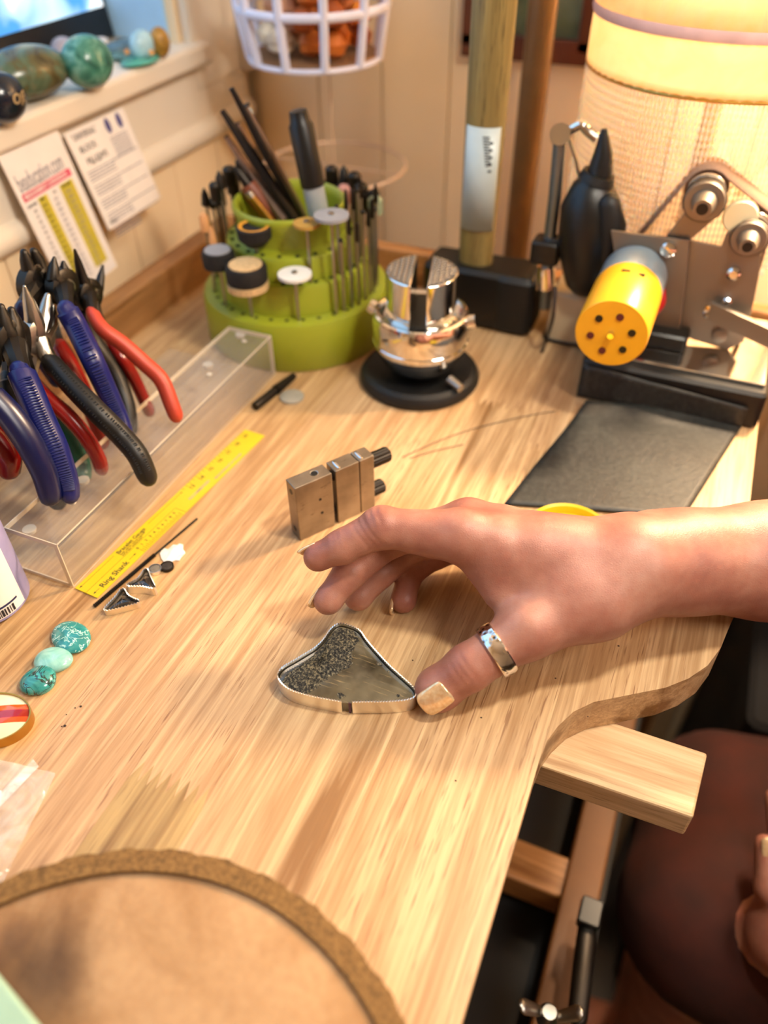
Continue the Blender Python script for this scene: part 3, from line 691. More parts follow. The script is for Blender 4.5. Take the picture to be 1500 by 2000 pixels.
cab('turquoise_stone', 73, 1328, .0082, .0078, 50, .0062, turq('turq_c', ('#17666A', '#3C9C98', '#7FC4B8'), '#1B2420', 95), 'pale-topped turquoise oval with dark veins, nearest of the three', egg=.12)
# ---- striped cabochon at the left edge
p = px_z(-18, 1400, .006); t = thing('striped_cabochon', 'oval cream cabochon with red and orange stripes in a gold bezel', 'pendant', (p[0], p[1], 0), math.radians(20))
stp = NT('striped_stone'); stp.set(Roughness=.08); stp.b.inputs['Coat Weight'].default_value = .8
tc = stp.n('ShaderNodeTexCoord'); sp = stp.n('ShaderNodeSeparateXYZ'); mp = stp.n('ShaderNodeMapping'); mp.inputs['Rotation'].default_value = (0, 0, math.radians(-14)); stp.l(tc.outputs['Object'], mp.inputs[0]); stp.l(mp.outputs[0], sp.inputs[0])
mr = stp.n('ShaderNodeMapRange'); mr.inputs[1].default_value = -.013; mr.inputs[2].default_value = .013; stp.l(sp.outputs['Y'], mr.inputs[0])
rmp = stp.n('ShaderNodeValToRGB'); rmp.color_ramp.interpolation = 'CONSTANT'; els = rmp.color_ramp.elements
for k, (q, c) in enumerate([(0, '#EFE0B0'), (.30, '#D9481C'), (.40, '#8E0E08'), (.55, '#E2561E'), (.66, '#F0E4BC')]):
    if k > 1: els.new(q)
    els[k].position = q; els[k].color = lin(c)
stp.l(mr.outputs[0], rmp.inputs[0]); stp.color(rmp.outputs[0])
oval = [(.0165*math.cos(q), .0122*math.sin(q)) for q in [2*math.pi*k/64 for k in range(64)]]
obj('cabochon', dome(oval, .0005, .0050, .0028), stp.m, t); obj('bezel_strip', bezel(oval, .0001, .0060, .0005, 0, .0012), M['gold'], t)
# ---- zip bag at the left edge
bagm = thinfilm('clear_film', (.85, .84, .8), .16, .08)
p0 = px_z(-10, 1580, 0); t = thing('zip_bag', 'clear crinkled plastic bag with a serrated edge at the left table edge', 'bag', tuple(p0))
cr = [px_z(*q) for q in ((-120, 1455), (110, 1513), (-10, 1760), (-170, 1700))]
def bagf(zoff, seed):
    rr = random.Random(seed); ph = [rr.uniform(0, 6) for _ in range(6)]
    def f(u, v):
        q = cr[0]*(1-u)*(1-v)+cr[1]*u*(1-v)+cr[2]*u*v+cr[3]*(1-u)*v
        e = 16*u*(1-u)*v*(1-v)
        z = .0012+zoff*e+.0013*abs(math.sin(9*u+ph[0]+3*v))*e**.5+.0009*abs(math.sin(17*v+ph[1]-6*u))*e**.3+.0006*math.sin(23*u+11*v+ph[2])
        return (q[0], q[1], max(.0006, z))
    return f
obj('film', local(MB().sheet(bagf(.004, 1), 46, 46), t.location), bagm, t, angle=20)
obj('film', local(MB().sheet(lambda u, v: tuple(np.array(bagf(0, 2)(u, v))*np.array((1, 1, .3))+np.array((0, 0, .0003))), 10, 10), t.location), bagm, t)
s0, s1 = px_z(66, 1484, .004), px_z(-22, 1575, .004); s2, s3 = px_z(76, 1497, .004), px_z(-14, 1590, .004)
mb = MB(); n = 60
for k in range(n):
    a = s0+(s1-s0)*k/n; b = s0+(s1-s0)*(k+1)/n; m = (a+b)/2+(s0-s2)*.22; c = s2+(s3-s2)*k/n; d = s2+(s3-s2)*(k+1)/n; mb.add([a, m, b, d, c], [(0, 1, 2, 3, 4)])
obj('zip_strip', local(mb, t.location), thinfilm('strip_film', (1, .86, .78), .45, .15), t, smooth=False)
lb = MB().add([px_z(-90, 1520, .002), px_z(4, 1545, .002), px_z(2, 1570, .002), px_z(-90, 1640, .002)], [(0, 1, 2, 3)]); obj('paper_slip', local(lb, t.location), M['paper'], t, smooth=False, solid=.0003)
# ---- suede sandbag
def bagpt(a, r): return (r*math.cos(a), r*math.sin(a))
rimpx = [(0, 1722), (100, 1696), (200, 1677), (330, 1667), (430, 1680), (540, 1722), (640, 1793), (720, 1885), (780, 1985)]
zb = .030
P3 = [px_z(a, b, zb)[:2] for a, b in rimpx]
A = np.array([[2*p[0], 2*p[1], 1] for p in P3]); bb = np.array([p[0]**2+p[1]**2 for p in P3]); sol = np.linalg.lstsq(A, bb, rcond=None)[0]
sc_, sr = sol[:2], math.sqrt(sol[2]+sol[0]**2+sol[1]**2); print('sandbag', sc_, sr)
sue = NT('suede'); sue.set(Roughness=.9); sue.b.inputs['Sheen Weight'].default_value = .25
sn1 = sue.noise(15, 5, .6, None, .4); sn2 = sue.noise(300, 4, .7)
sc1 = sue.ramp(sn1, [(.34, '#5C3A1E'), (.47, '#866138'), (.64, '#A5845E')]); sue.color(sue.mix(sue.ramp(sn2, [(.4, (0, 0, 0)), (.7, (.3, .3, .3))]), sc1, '#7B5230')); sue.bump(sn2, .6, .0006); SUE_C = sc1
sw = NT('suede_edge'); sw.set(Roughness=.95); se = sw.noise(700, 5, .7); sw.color(sw.ramp(se, [(.35, '#4E381B'), (.5, '#75552B'), (.7, '#8A6A3D')])); sw.bump(se, .7, .0004)
t = thing('sandbag', 'round tan suede sandbag with a stitched brown rim', 'sandbag', (sc_[0], sc_[1], 0))
R_ = sr
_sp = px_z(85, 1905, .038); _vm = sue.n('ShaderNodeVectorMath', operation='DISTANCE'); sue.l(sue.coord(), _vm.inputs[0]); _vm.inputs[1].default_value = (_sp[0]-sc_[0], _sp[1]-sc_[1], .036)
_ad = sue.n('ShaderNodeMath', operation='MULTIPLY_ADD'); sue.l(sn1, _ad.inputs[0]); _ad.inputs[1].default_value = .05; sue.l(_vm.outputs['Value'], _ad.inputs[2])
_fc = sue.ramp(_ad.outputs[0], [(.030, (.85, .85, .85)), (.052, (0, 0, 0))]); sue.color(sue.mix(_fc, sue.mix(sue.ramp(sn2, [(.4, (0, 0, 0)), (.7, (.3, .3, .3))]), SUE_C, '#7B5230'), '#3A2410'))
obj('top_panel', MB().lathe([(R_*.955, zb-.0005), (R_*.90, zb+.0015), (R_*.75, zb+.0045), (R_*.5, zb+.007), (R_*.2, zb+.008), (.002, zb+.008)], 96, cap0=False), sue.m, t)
obj('bottom_panel', MB().lathe([(R_*.955, zb-.003), (R_*.90, zb-.012), (R_*.82, zb-.022), (R_*.7, .003), (R_*.5, .0), (.002, 0)], 96, cap0=False), sue.m, t)
def weltf(r0, r1, z0, z1, ph):
    R = []
    for k in range(241):
        q = 2*math.pi*k/240; w = .0004*math.sin(37*q+ph)+.0003*math.sin(91*q); R.append([(r*math.cos(q), r*math.sin(q), z) for r, z in ((r0, z0), (r1+w, z0), (r1+w+.0003, (z0+z1)/2), (r1+w, z1), (r0, z1+.0004))])
    return MB().rings(R, False, False)
obj('rim', weltf(R_*.925, R_*.995, zb-.0028, zb-.0004, 0), sw.m, t); obj('rim', weltf(R_*.925, R_*1.0, zb-.0002, zb+.0022, 2), sw.m, t)
# ---- pale green block on the sandbag
pg = simple('pale_green', '#93B39C', .45, var=.06)
q0, q1 = px_z(-2, 1905, .046), px_z(78, 2003, .046); dv = (q1-q0)/np.linalg.norm(q1-q0); nv = np.array((dv[1], -dv[0], 0))
if (nv@CR) > 0: nv = -nv
q0 = q0-dv*.02; q1 = q1+dv*.01
bx = MB().prism([q0[:2], q1[:2], (q1+nv*.05)[:2], (q0+nv*.05)[:2]], .0385, .046); tag(centre(obj('polishing_pad', bx, pg, bevel=.0012)), 'pale green slab lying on the sandbag in the near left corner', 'pad')
# ================================================================ GAUGE, ACRYLIC RACK, BOTTLE
c0, c1 = px_z(148, 1148, .0006), px_z(190, 1168, .0006); e1 = px_z(517, 851, .0006)
yd = (e1-c1); Lg = np.linalg.norm(yd); yd = yd/Lg
gt = frame_thing('ring_gauge', 'yellow plastic ring and bracelet gauge printed with scales, beside the clear rack', 'ruler', (c1+np.array((0, 0, -.0004))), yd, (-yd[1], yd[0], 0))
Wg = .0150
obj('strip', MB().box((Lg/2, Wg/2, .0003), (Lg, Wg, .0005)), M['yellow'], gt, smooth=False)
mb = MB(); zt = .00058
for k in range(27):
    x = .0372+k*.00127*1.0; l = .0034 if k % 2 == 0 else .0026; mb.box((x, l/2+.0002, zt), (.00022, l, .00004))
for k in range(20):
    x = .088+k*.0032; mb.box((x, Wg-.0012, zt), (.00022, .0022, .00004))
mb.box((.036, .0076, zt), (.072, .00018, .00004)); mb.box((.0725, .0038, zt), (.0002, .0076, .00004)); mb.box((.045, .0132, zt), (.078, .00018, .00004)) if 0 else None
mb.box((.014, .0128, zt), (.026, .00018, .00004)); mb.box((.070, .0128, zt), (.030, .00018, .00004)); mb.box((.0035, .0035, zt), (.004, .00022, .00004)); mb.box((.0305, .0035, zt), (.004, .00022, .00004))
for x, y_, s in ((.001, .0128, -1), (.001, .0035, -1), (.034, .0035, 1), (.086, .0128, 1)): mb.add([(x, y_, zt+.00003), (x-s*.0016, y_+.0006, zt+.00003), (x-s*.0016, y_-.0006, zt+.00003)], [(0, 1, 2)])
obj('scale_marks', mb, M['ink'], gt, smooth=False)
text('lettering', 'Ring Shank', .0046, M['ink'], gt, .0066, .0020, .00056)
text('lettering', 'Bracelet Gauge', .0036, M['ink'], gt, .0290, .0111, .00056)
text('lettering', 'Small, add for natural measure', .0016, M['ink'], gt, .0290, .0096, .00056); text('lettering', 'and proper measurement', .0016, M['ink'], gt, .0290, .0083, .00056)
for k, ch in enumerate('0123456789'): text('lettering', ch, .0026, M['ink'], gt, .0366+k*.0035, .0044, .00056)
for k in range(7): text('lettering', str(13+k), .0040, M['ink'], gt, .090+k*.0092, .0092, .00056)
text('lettering', 'RECOMMENDED', .0026, M['greyink'], gt, .082, .0040, .00056); text('lettering', 'MEASUREMENTS IN INCHES', .0022, M['greyink'], gt, .104, .0020, .00056)
# acrylic rack
ar = px_z(150, 1150, 0); yA0, yA1 = float(ar[1]), .407; xA = float(ar[0])-.0015
rk = thing('acrylic_rack', 'clear acrylic plier rack with a low front flange along the left of the bench', 'rack', (xA-.04, (yA0+yA1)/2, 0))
yc, ly = (yA0+yA1)/2, yA1-yA0; th = .0026
def ac(name, c, d, bev=.0004): return obj(name, local(MB().box(c, d), rk.location), M['acryl'], rk, smooth=False, bevel=bev)
ac('base_plate', (xA-.045, yc, th/2+.0002), (.086, ly, th))
ac('front_plate', (xA-th/2, yc, .0155), (th, ly, .0265))
ac('flange', (xA-.0165, yc, .0301), (.033, ly, th))
lr = ly*.52; yr = yA0+lr/2
ac('rear_plate', (xA-.082, yr, .040), (th, lr, .074))
ac('top_bar', (xA-.072, yr, .0785), (.020, lr, th))
e_ = .0005
for c, d in (((xA-.0165, yA0, .0301), (.033, e_, th)), ((xA-th/2, yA0, .0150), (th, e_, .0275)), ((xA-.045, yA0, .0015), (.086, e_, th*.8)), ((xA-.033, yc, .0301), (e_, ly, th)),
             ((xA-.0165, yA1, .0301), (.033, e_, th)), ((xA-th/2, yA1, .0150), (th, e_, .0275)), ((xA, yc, .0313), (e_, ly, e_)), ((xA, yc, .0012), (e_*.6, ly, e_*.6))):
    obj('polished_edge', local(MB().box(c, d), rk.location), M['aedge'], rk, smooth=False)
mb_ = simple('bumper', '#B8AFA0', .3)
for k in range(6): obj('rubber_foot', local(MB().lathe([(.0030, -.0022), (.0034, -.0008), (.0034, 0)], 18, (xA-.0235, yA0+.006+k*.042, .0286)), rk.location), mb_, rk)
for k in range(5): obj('rivet', local(MB().lathe([(.0018, 0), (.0016, .0006), (.0006, .0009)], 14, (xA-.013, yA0+.028+k*.044, .0314)), rk.location), mb_, rk)
# bottle
bp_ = px_z(-22, 1172, 0); t = thing('glue_bottle', 'small translucent lilac bottle with a white label and barcode at the left edge', 'bottle', tuple(bp_))
rb = .0205
obj('bottle_body', MB().lathe([(rb*.9, 0), (rb, .002), (rb, .046), (rb*.93, .052), (rb*.6, .060), (rb*.42, .062), (rb*.42, .066)], 56), simple('lilac', '#8D89B4', .25, var=.08), t)
obj('cap', MB().lathe([(rb*.5, .0665), (rb*.5, .078), (rb*.3, .082), (rb*.1, .094)], 32), M['white'], t)
a0 = math.degrees(math.atan2(CR[1], CR[0])); 
def arcsheet(r, A0, A1, z0, z1, n=24): return MB().rings([[(r*math.cos(math.radians(A0+(A1-A0)*k/n)), r*math.sin(math.radians(A0+(A1-A0)*k/n)), z) for k in range(n+1)] for z in (z0, z1)], False, False, False)
aR = a0+6
obj('label', arcsheet(rb+.0002, aR-170, aR-14, .0035, .040, 40), M['paper'], t)
obj('label_band', arcsheet(rb+.0003, aR-170, aR-24, .0095, .0108, 40), M['navy'], t); obj('label_band', arcsheet(rb+.0003, aR-170, aR-24, .0375, .0388, 40), M['navy'], t)
obj('label_panel', arcsheet(rb+.0003, aR-170, aR-56, .0112, .028, 20), simple('dark_label', '#0D1626', .5), t)
mb = MB(); r2 = random.Random(2); g = aR-100
while g < aR-34:
    w = r2.choice([1.2, 2.2, 3.2, 1.2]); q = arcsheet(rb+.0004, g, g+w, .0042, .0088, 2); mb.add(q.v, q.f); g += w+r2.choice([1.2, 2.0])
obj('barcode', mb, M['ink'], t)
tx = text('lettering', "This Burger's Bite", .0026, M['greyink'], t, 0, 0, 0)
me = tx.data
for v in me.vertices:      # wrap the words round the bottle, reading upwards
    X, Y_, Z_ = v.co; ang = math.radians(aR-49)-(Y_)/rb; v.co = ((rb+.0004+Z_)*math.cos(ang), (rb+.0004+Z_)*math.sin(ang), .0125+X)
# ================================================================ PLIERS
hm = {k: NT('dip_'+k) for k in ('red', 'orange', 'blue', 'navyb', 'blk', 'green', 'dred')}
for k, c, r in (('red', '#8C1812', .25), ('orange', '#AE3A26', .5), ('blue', '#071358', .35), ('navyb', '#060D3A', .3), ('blk', '#040405', .5), ('green', '#0B5A48', .35), ('dred', '#7A130F', .18)):
    hm[k].set(Roughness=r); hm[k].color(hm[k].ramp(hm[k].noise(70, 3), [(.3, tuple(v*.85 for v in lin(c)[:3])), (.7, lin(c)[:3])]))
def bez(pts, n=18):
    P = np.array(pts, float); out = []; m = len(P)-1
    for i in range(m):
        p0, p1, p2, p3 = P[max(i-1, 0)], P[i], P[i+1], P[min(i+2, m)]
        k = max(2, n//m)
        for j in range(k):
            t = j/k; out.append(.5*((2*p1)+(-p0+p2)*t+(2*p0-5*p1+4*p2-p3)*t*t+(-p0+3*p1-3*p2+p3)*t**3))
    out.append(P[-1]); return out
def plier(lab, handles, head, jaws, jm='dsteel', rib=None):
    """handles: (colour, [(px,py,X)...], r0, r1); head: (px,py,X,r); jaws: [(base px,py), (tip px,py), r0, r1]"""
    h = px_x(*head[:3]); t = thing('pliers', lab, 'pliers', tuple(h), 0, 'pliers hung on the acrylic rack')
    for ci, (c, pts, r0, r1) in enumerate(handles):
        P = bez([px_x(*p) for p in pts], 30); n = len(P); R = [r0+(r1-r0)*(k/(n-1)) for k in range(n)]; R = [r*(1+.10*math.sin(math.pi*k/(n-1))) for k, r in enumerate(R)]
        R[0] *= .8
        ho = obj('handle', local(MB().capsule(P, R, 14, .78, (1, 0, 0)), t.location), hm[c].m, t)
        if rib == ci:
            mb = MB(); nrm = None
            for k in range(4, n-3):
                for s in (0, .5):
                    a = P[k]*(1-s)+P[k+1]*s; tt = P[k+1]-P[k]; tt /= np.linalg.norm(tt); vd = CC-a; vd -= tt*(vd@tt); vd /= np.linalg.norm(vd); sd = np.cross(tt, vd)
                    a = a+vd*R[k]*.86; mb.tube([a-sd*R[k]*.42, a+vd*.0004, a+sd*R[k]*.42], .0005, 5)
            obj('grip_ribs', local(mb, t.location), hm[c].m, ho)
        # metal tang from handle to pivot
        obj('tang', local(MB().tube([P[0]-(P[1]-P[0])*.2, (P[0]+h)/2, h], [r0*.62, r0*.7, head[3]*.62], 10), t.location), M[jm], t)
    Xd = np.array((1., 0, 0)); jl = []
    obj('joint', local(MB().lathe([(head[3]*.8, -.0042), (head[3], -.003), (head[3], .003), (head[3]*.8, .0042)], 22), (0, 0, 0)), M[jm], t).rotation_euler = (0, math.pi/2, 0)
    obj('rivet', MB().lathe([(head[3]*.48, .0042), (head[3]*.45, .0050), (head[3]*.2, .0054)], 16), M['steel'], t).rotation_euler = (0, math.pi/2, 0)
    for (bx, by), (tx_, ty), r0, r1 in jaws:
        b = px_x(bx, by, head[2]); e = px_x(tx_, ty, head[2])
        obj('jaw', local(MB().capsule([h*.7+b*.3, b, b*.45+e*.55, e], [head[3]*.6, r0, (r0+r1)*.55, r1], 10), t.location), M['steel' if jm == 'steel' else 'dsteel'], t)
    return t
XH = -.325
plier('orange-red handled round-nose pliers, rightmost on the rack', [('dred', [(205,650,XH+.01),(235,695,-.30),(262,740,-.295),(290,800,-.29)], .0046, .0048), ('orange', [(180,612,XH+.02),(200,642,-.295),(240,672,-.285),(280,708,-.275),(315,742,-.265),(335,790,-.258),(342,808,-.256)], .0050, .0056)],
      (172, 575, XH, .0095), [((160,541),(146,488), .0032, .0007), ((193,562),(201,520), .0032, .0008)])
plier('blue and black handled pliers with pointed black jaws, behind the ribbed black pair', [('blk', [(160,615,XH),(185,670,-.31),(225,730,-.30),(248,790,-.29),(255,835,-.285)], .0060, .0052), ('blue', [(130,605,XH+.02),(150,640,-.30),(178,697,-.285),(205,755,-.28),(228,805,-.275),(242,840,-.27)], .0066, .0052)],
      (122, 560, XH, .0105), [((103,540),(106,504), .0042, .0010), ((126,540),(124,513), .0042, .0012)], rib=1)
plier('black pliers with a round bolt and blunt jaws, farthest back on the rack', [('navyb', [(42,602,XH),(60,640,-.33),(80,690,-.32),(110,740,-.315)], .0056, .005), ('red', [(112,672,-.33),(132,705,-.32),(152,745,-.312),(178,800,-.305),(200,862,-.30)], .0068, .0050)],
      (70, 556, XH-.012, .0115), [((55,525),(47,494), .0040, .0022), ((78,522),(66,492), .0046, .0024)])
plier('chrome-jawed nippers with one long black ribbed handle, in front', [('blk', [(98,706,-.305),(137,750,-.287),(192,806,-.268),(236,850,-.258),(268,888,-.248),(286,926,-.244)], .0066, .0070), ('red', [(60,742,-.315),(91,776,-.300),(132,812,-.288),(165,850,-.280),(190,890,-.276),(197,912,-.275)], .0052, .0050)],
      (72, 660, -.315, .0105), [((66,622),(48,560), .0048, .0009), ((88,620),(93,578), .0044, .0018), ((100,628),(104,597), .0040, .0008)], 'steel', rib=0)
plier('blue ribbed handled pliers near the left end of the rack', [('green', [(95,800,-.31),(135,850,-.30),(158,900,-.295),(163,925,-.29)], .0052, .0048), ('blk', [(25,740,-.31),(50,820,-.30),(85,890,-.29),(112,975,-.283)], .0085, .0060), ('blue', [(42,728,-.295),(58,765,-.288),(83,822,-.280),(110,878,-.272),(130,935,-.267),(136,962,-.265)], .0080, .0060)],
      (22, 668, -.315, .0120), [((8,640),(2,600), .005, .002), ((26,636),(22,606), .005, .002)], rib=2)
plier('dark blue smooth handled pliers cut off by the left edge', [('navyb', [(-20,770,-.29),(20,812,-.282),(55,862,-.275),(85,920,-.270),(98,965,-.268)], .0066, .0062), ('dred', [(-30,840,-.31),(-5,860,-.305),(15,890,-.30),(18,915,-.30)], .0070, .0062)],
      (-40, 700, -.31, .0110), [((-45,660),(-50,620), .005, .002), ((-30,660),(-28,620), .005, .002)])
# ================================================================ BUR HOLDER, FILES, MARKER
hc = px_z(562, 727, 0)+CF*np.array((1, 1, 0))/np.linalg.norm(CF[:2])*.0675+CR*.004; hc[2] = 0
hx, hy = hc[:2]
hold = thing('bur_holder', 'lime green tiered round bur holder with an open cup on top', 'tool holder', (hx, hy, 0))
obj('base_tier', MB().lathe([(.0675, 0), (.069, .002), (.0685, .032), (.0672, .0355), (.063, .0365), (.054, .0362)], 72), M['lime'], hold, angle=50)
obj('middle_tier', MB().lathe([(.0555, .0365), (.0550, .055), (.0540, .0575), (.0500, .058), (.046, .0575)], 72, cap0=False), M['lime'], hold, angle=50)
obj('upper_tier', MB().lathe([(.0470, .058), (.0465, .0715), (.0455, .0735), (.0395, .0742), (.0375, .076)], 72, cap0=False), M['lime'], hold, angle=50)
obj('cup', MB().lathe([(.0375, .075), (.0365, .080), (.0375, .087), (.0395, .093), (.0395, .0955), (.0380, .0968), (.0360, .0958), (.0345, .090), (.0330, .050), (.0, .050)], 72, cap0=False, cap1=False), M['lime'], hold, angle=50)
dk = simple('hole', '#2B3008', .8); mb = MB()
for r, z, n in ((.0600, .0363, 34), (.0500, .0581, 28), (.0425, .0742, 22)):
    for k in range(n):
        a = 2*math.pi*(k+.5)/n; mb.lathe([(.0016, z-.0004), (.0016, z+.0003)], 10, (r*math.cos(a), r*math.sin(a), 0))
tag(obj('bur_holes', mb, dk, hold), kind='stuff')
TIER = {1: (.0600, .0363), 2: (.0500, .0581), 3: (.0425, .0742)}
bm_ = {'bristle': NT('black_bristle'), 'tan': simple('tan_bristle', '#C9A878', .8, var=.2, scale=500, bump=.5), 'pink': simple('pink_stone', '#B98478', .8, var=.15, scale=300)}
bb_ = bm_['bristle']; bb_.set(Roughness=.8); bb_.color(bb_.ramp(bb_.noise(600, 2), [(.3, '#060505'), (.7, '#1A120E')])); bm_['bristle'] = bb_.m
whm = simple('white_felt', '#D9D6CE', .7, var=.06); gym = simple('grey_disc', '#8E8E92', .6, var=.1); ylm = simple('amber_ring', '#C88A1E', .6, var=.2, scale=400)
org_ = simple('orange_wood', '#D89A62', .6, var=.1)
def bur(ang, tier, h, kind, lab=None, r=.0025, grp=None, lean=0, col=None):
    R0, z = TIER[tier]; a = math.radians(ang+23); t = thing('rotary_bur', lab, 'rotary bur', (hx+R0*math.cos(a), hy+R0*math.sin(a), z+.0002), a, grp)
    dx = h*math.tan(math.radians(lean))
    obj('shaft', MB().tube([(0, 0, 0), (dx, 0, h)], .00115, 8), M['steel'] if kind != 'dark' else M['dsteel'], t)
    c = (dx, 0, h)
    if kind == 'disc':
        obj('wheel', MB().lathe([(r*.3, -.0012), (r, -.0010), (r, .0010), (r*.3, .0013)], 32, c), col or whm, t); obj('screw', MB().lathe([(.0020, .0012), (.0018, .0024), (.0005, .0026)], 12, c), M['steel'], t)
    elif kind == 'brush':
        obj('bristles', MB().lathe([(r*.75, -.011), (r*.98, -.010), (r, -.0015), (r*.92, .0005)], 30, c), bm_['bristle'], t)
        obj('collar', MB().lathe([(r*.80, .0006), (r*.78, .0014), (r*.35, .0016)], 26, c), col or bm_['tan'], t)
        if r > .0135: obj('skirt', MB().lathe([(r*.78, -.0165), (r*1.0, -.0155), (r*1.0, -.0112), (r*.8, -.0111)], 30, c), bm_['tan'], t)
    elif kind == 'cup':
        obj('bristles', MB().lathe([(r*.55, -.010), (r*.95, -.005), (r, .002), (r*.85, .003), (r*.5, .001)], 28, c), bm_['bristle'], t); obj('bristle_ring', MB().lathe([(r*.92, .0022), (r*.84, .0034), (r*.66, .0026)], 28, c, cap0=False, cap1=False), ylm, t)
    elif kind == 'ball': obj('head', MB().blob((c[0], 0, h+.0005), (r, r, r), 12, 8), M['dsteel'], t)
    elif kind == 'cone': obj('head', MB().lathe([(.0010, -.006), (r, -.0045), (r*.7, .003), (.0006, .007)], 12, c), col or M['dsteel'], t)
    else: obj('head', MB().lathe([(.0012, -.007), (r, -.006), (r, .004), (r*.6, .006)], 12, c), col or M['dsteel'], t)
    return t
OR = ['first', 'second', 'third', 'fourth', 'fifth', 'sixth', 'seventh', 'eighth', 'ninth', 'tenth']; TN = {1: 'lowest', 2: 'middle', 3: 'top'}; HN = {'ball': 'ball', 'cone': 'pointed', 'cyl': 'cylinder'}
def nth(a0, a, st): return OR[int(round((a-a0)/st))]
cnt_ = {1: 0, 2: 0, 3: 0}; cn2_ = {1: 0, 2: 0, 3: 0}
bur(-84, 1, .033, 'disc', 'bur with a flat white disc at the front of the green holder', .0112)
bur(-58, 1, .068, 'disc', 'tall bur with a white-topped grey polishing wheel', .0112, col=gym)
_w = bpy.data.objects[-1]
bur(-72, 2, .040, 'disc', 'bur with a small golden brown disc on the green holder', .0088, col=simple('gold_disc', '#A98238', .6))
bur(-119, 3, .016, 'cup', 'black cup brush with an amber bristle ring on the green holder', .0118)
bur(-116, 1, .037, 'brush', 'largest black brush with pale top and tan skirt, front left of the holder', .0140)
bur(-141, 1, .040, 'brush', 'black brush with a grey top at the left of the green holder', .0112, col=gym)
bur(-166, 1, .040, 'cone', 'orange pointed bur at the left of the green holder', .0030, col=org_, lean=-6)
bur(-176, 1, .046, 'cyl', 'tan cylindrical bur at the far left of the green holder', .0034, col=org_)
for ang, tier, h, kind, r in ((-52,1,.050,'ball',.0016),(-45,1,.058,'cone',.0017),(-38,1,.052,'cyl',.0014),(-31,1,.062,'ball',.0018),(-24,1,.056,'cone',.0018),(-17,1,.060,'cyl',.0015),(-10,1,.056,'ball',.0018),(-3,1,.064,'cone',.0018),(4,1,.060,'cyl',.0017),
                              (-46,2,.046,'ball',.0015),(-36,2,.048,'cone',.0016),(-26,2,.046,'cyl',.0015),(-16,2,.048,'ball',.0017),(-6,2,.046,'cone',.0016)):
    bur(ang, tier, h, kind, 'thin %s-headed steel bur, %s from the front, %s tier, right side of holder' % (HN[kind], nth(-52 if tier == 1 else -46, ang, 7 if tier == 1 else 10), TN[tier]), r, 'thin burs on the right of the holder')
for ang, tier, h, kind, r in ((14,1,.054,'cyl',.006),(24,1,.048,'cyl',.007),(34,1,.054,'ball',.006),(46,1,.054,'cyl',.007),(58,1,.048,'cone',.006),(12,2,.040,'ball',.0055),(26,2,.042,'cyl',.006),(42,2,.042,'cone',.0055),(56,2,.040,'cyl',.006),(72,2,.036,'ball',.005),(70,1,.046,'cyl',.006)):
    cnt_[tier] += 1; bur(ang, tier, h, 'dark' if kind == 'cyl' else kind, 'dark %s-headed bur, back right of holder, %s from the right, %s tier' % (HN[kind], OR[cnt_[tier]-1], TN[tier]), r*.8, 'dark burs at the back right of the holder')
for ang, tier, h, kind, r in ((152,1,.052,'cyl',.004),(162,1,.050,'ball',.004),(172,1,.058,'cone',.0035),(180,2,.044,'cyl',.004),(165,2,.046,'cone',.0040),(150,2,.046,'cyl',.005),(135,2,.05,'ball',.005),(138,1,.056,'cyl',.005)):
    cn2_[tier] += 1; bur(ang, tier, h, 'dark' if kind == 'cyl' else kind, 'dark %s-headed bur, back left of holder, %s along the %s tier' % (HN[kind], OR[cn2_[tier]-1], TN[tier]), r, 'dark burs at the back left of the holder')
bur(28, 3, .018, 'cyl', 'short bur with a pink stone head behind the cup rim', .0050, col=bm_['pink'])
bur(8, 1, .052, 'cyl', 'bur with a pale green-grey drum head right of the cup', .0055, col=simple('sage', '#8C9474', .6))
def cup_item(name, lab, cat, top, bot, build):
    a = px_y(top[0], top[1], hy+top[2]); b = px_y(bot[0], bot[1], hy+bot[2]); d = a-b; L = np.linalg.norm(d); d /= L
    t = thing(name, lab, cat, tuple(b)); z = Vector(d); q = z.to_track_quat('Z', 'Y'); t.rotation_euler = q.to_euler(); build(t, L); return t
fm = simple('file_steel', '#80685A', .45, var=.15, scale=300, metal=.6); fd = simple('file_dark', '#1B1412', .5, metal=.5)
def file_(w, tk, mtl, round_=False, blue=False):
    def f(t, L):
        if round_: obj('blade', MB().tube([(0, 0, 0), (0, 0, L*.55), (0, 0, L)], [w/2, w/2, w*.28], 12), mtl, t)
        else: obj('blade', MB().rings([[(-a, -b, z), (a, -b, z), (a, b, z), (-a, b, z)] for a, b, z in ((w/2, tk/2, 0), (w/2, tk/2, L*.62), (w*.22, tk*.3, L))]), mtl, t, smooth=False, bevel=.0003)
        obj('tang_mark', MB().lathe([(w*.32, L*.985), (w*.30, L*.999), (w*.1, L*1.004)], 8), fd, t)
    return f
F_ = cup_item
F_('needle_file', 'longest dark square file in the green cup, tip highest', 'file', (452, 172, .0), (590, 432, .012), file_(.0062, .0045, fd))
F_('needle_file', 'broad flat brown file in the green cup, nearest the marker', 'file', (478, 205, .006), (598, 432, .022), file_(.0110, .0040, fm))
F_('needle_file', 'slim dark file leaning far left in the green cup', 'file', (434, 216, .004), (578, 432, .004), file_(.0064, .0048, fd))
F_('needle_file', 'brown half-round file left of the long dark one', 'file', (463, 240, .016), (562, 430, .012), file_(.0068, .0040, fm, True))
F_('needle_file', 'short brown file leaning lowest on the left of the cup', 'file', (441, 266, .010), (556, 430, .0), file_(.0062, .0040, fm))
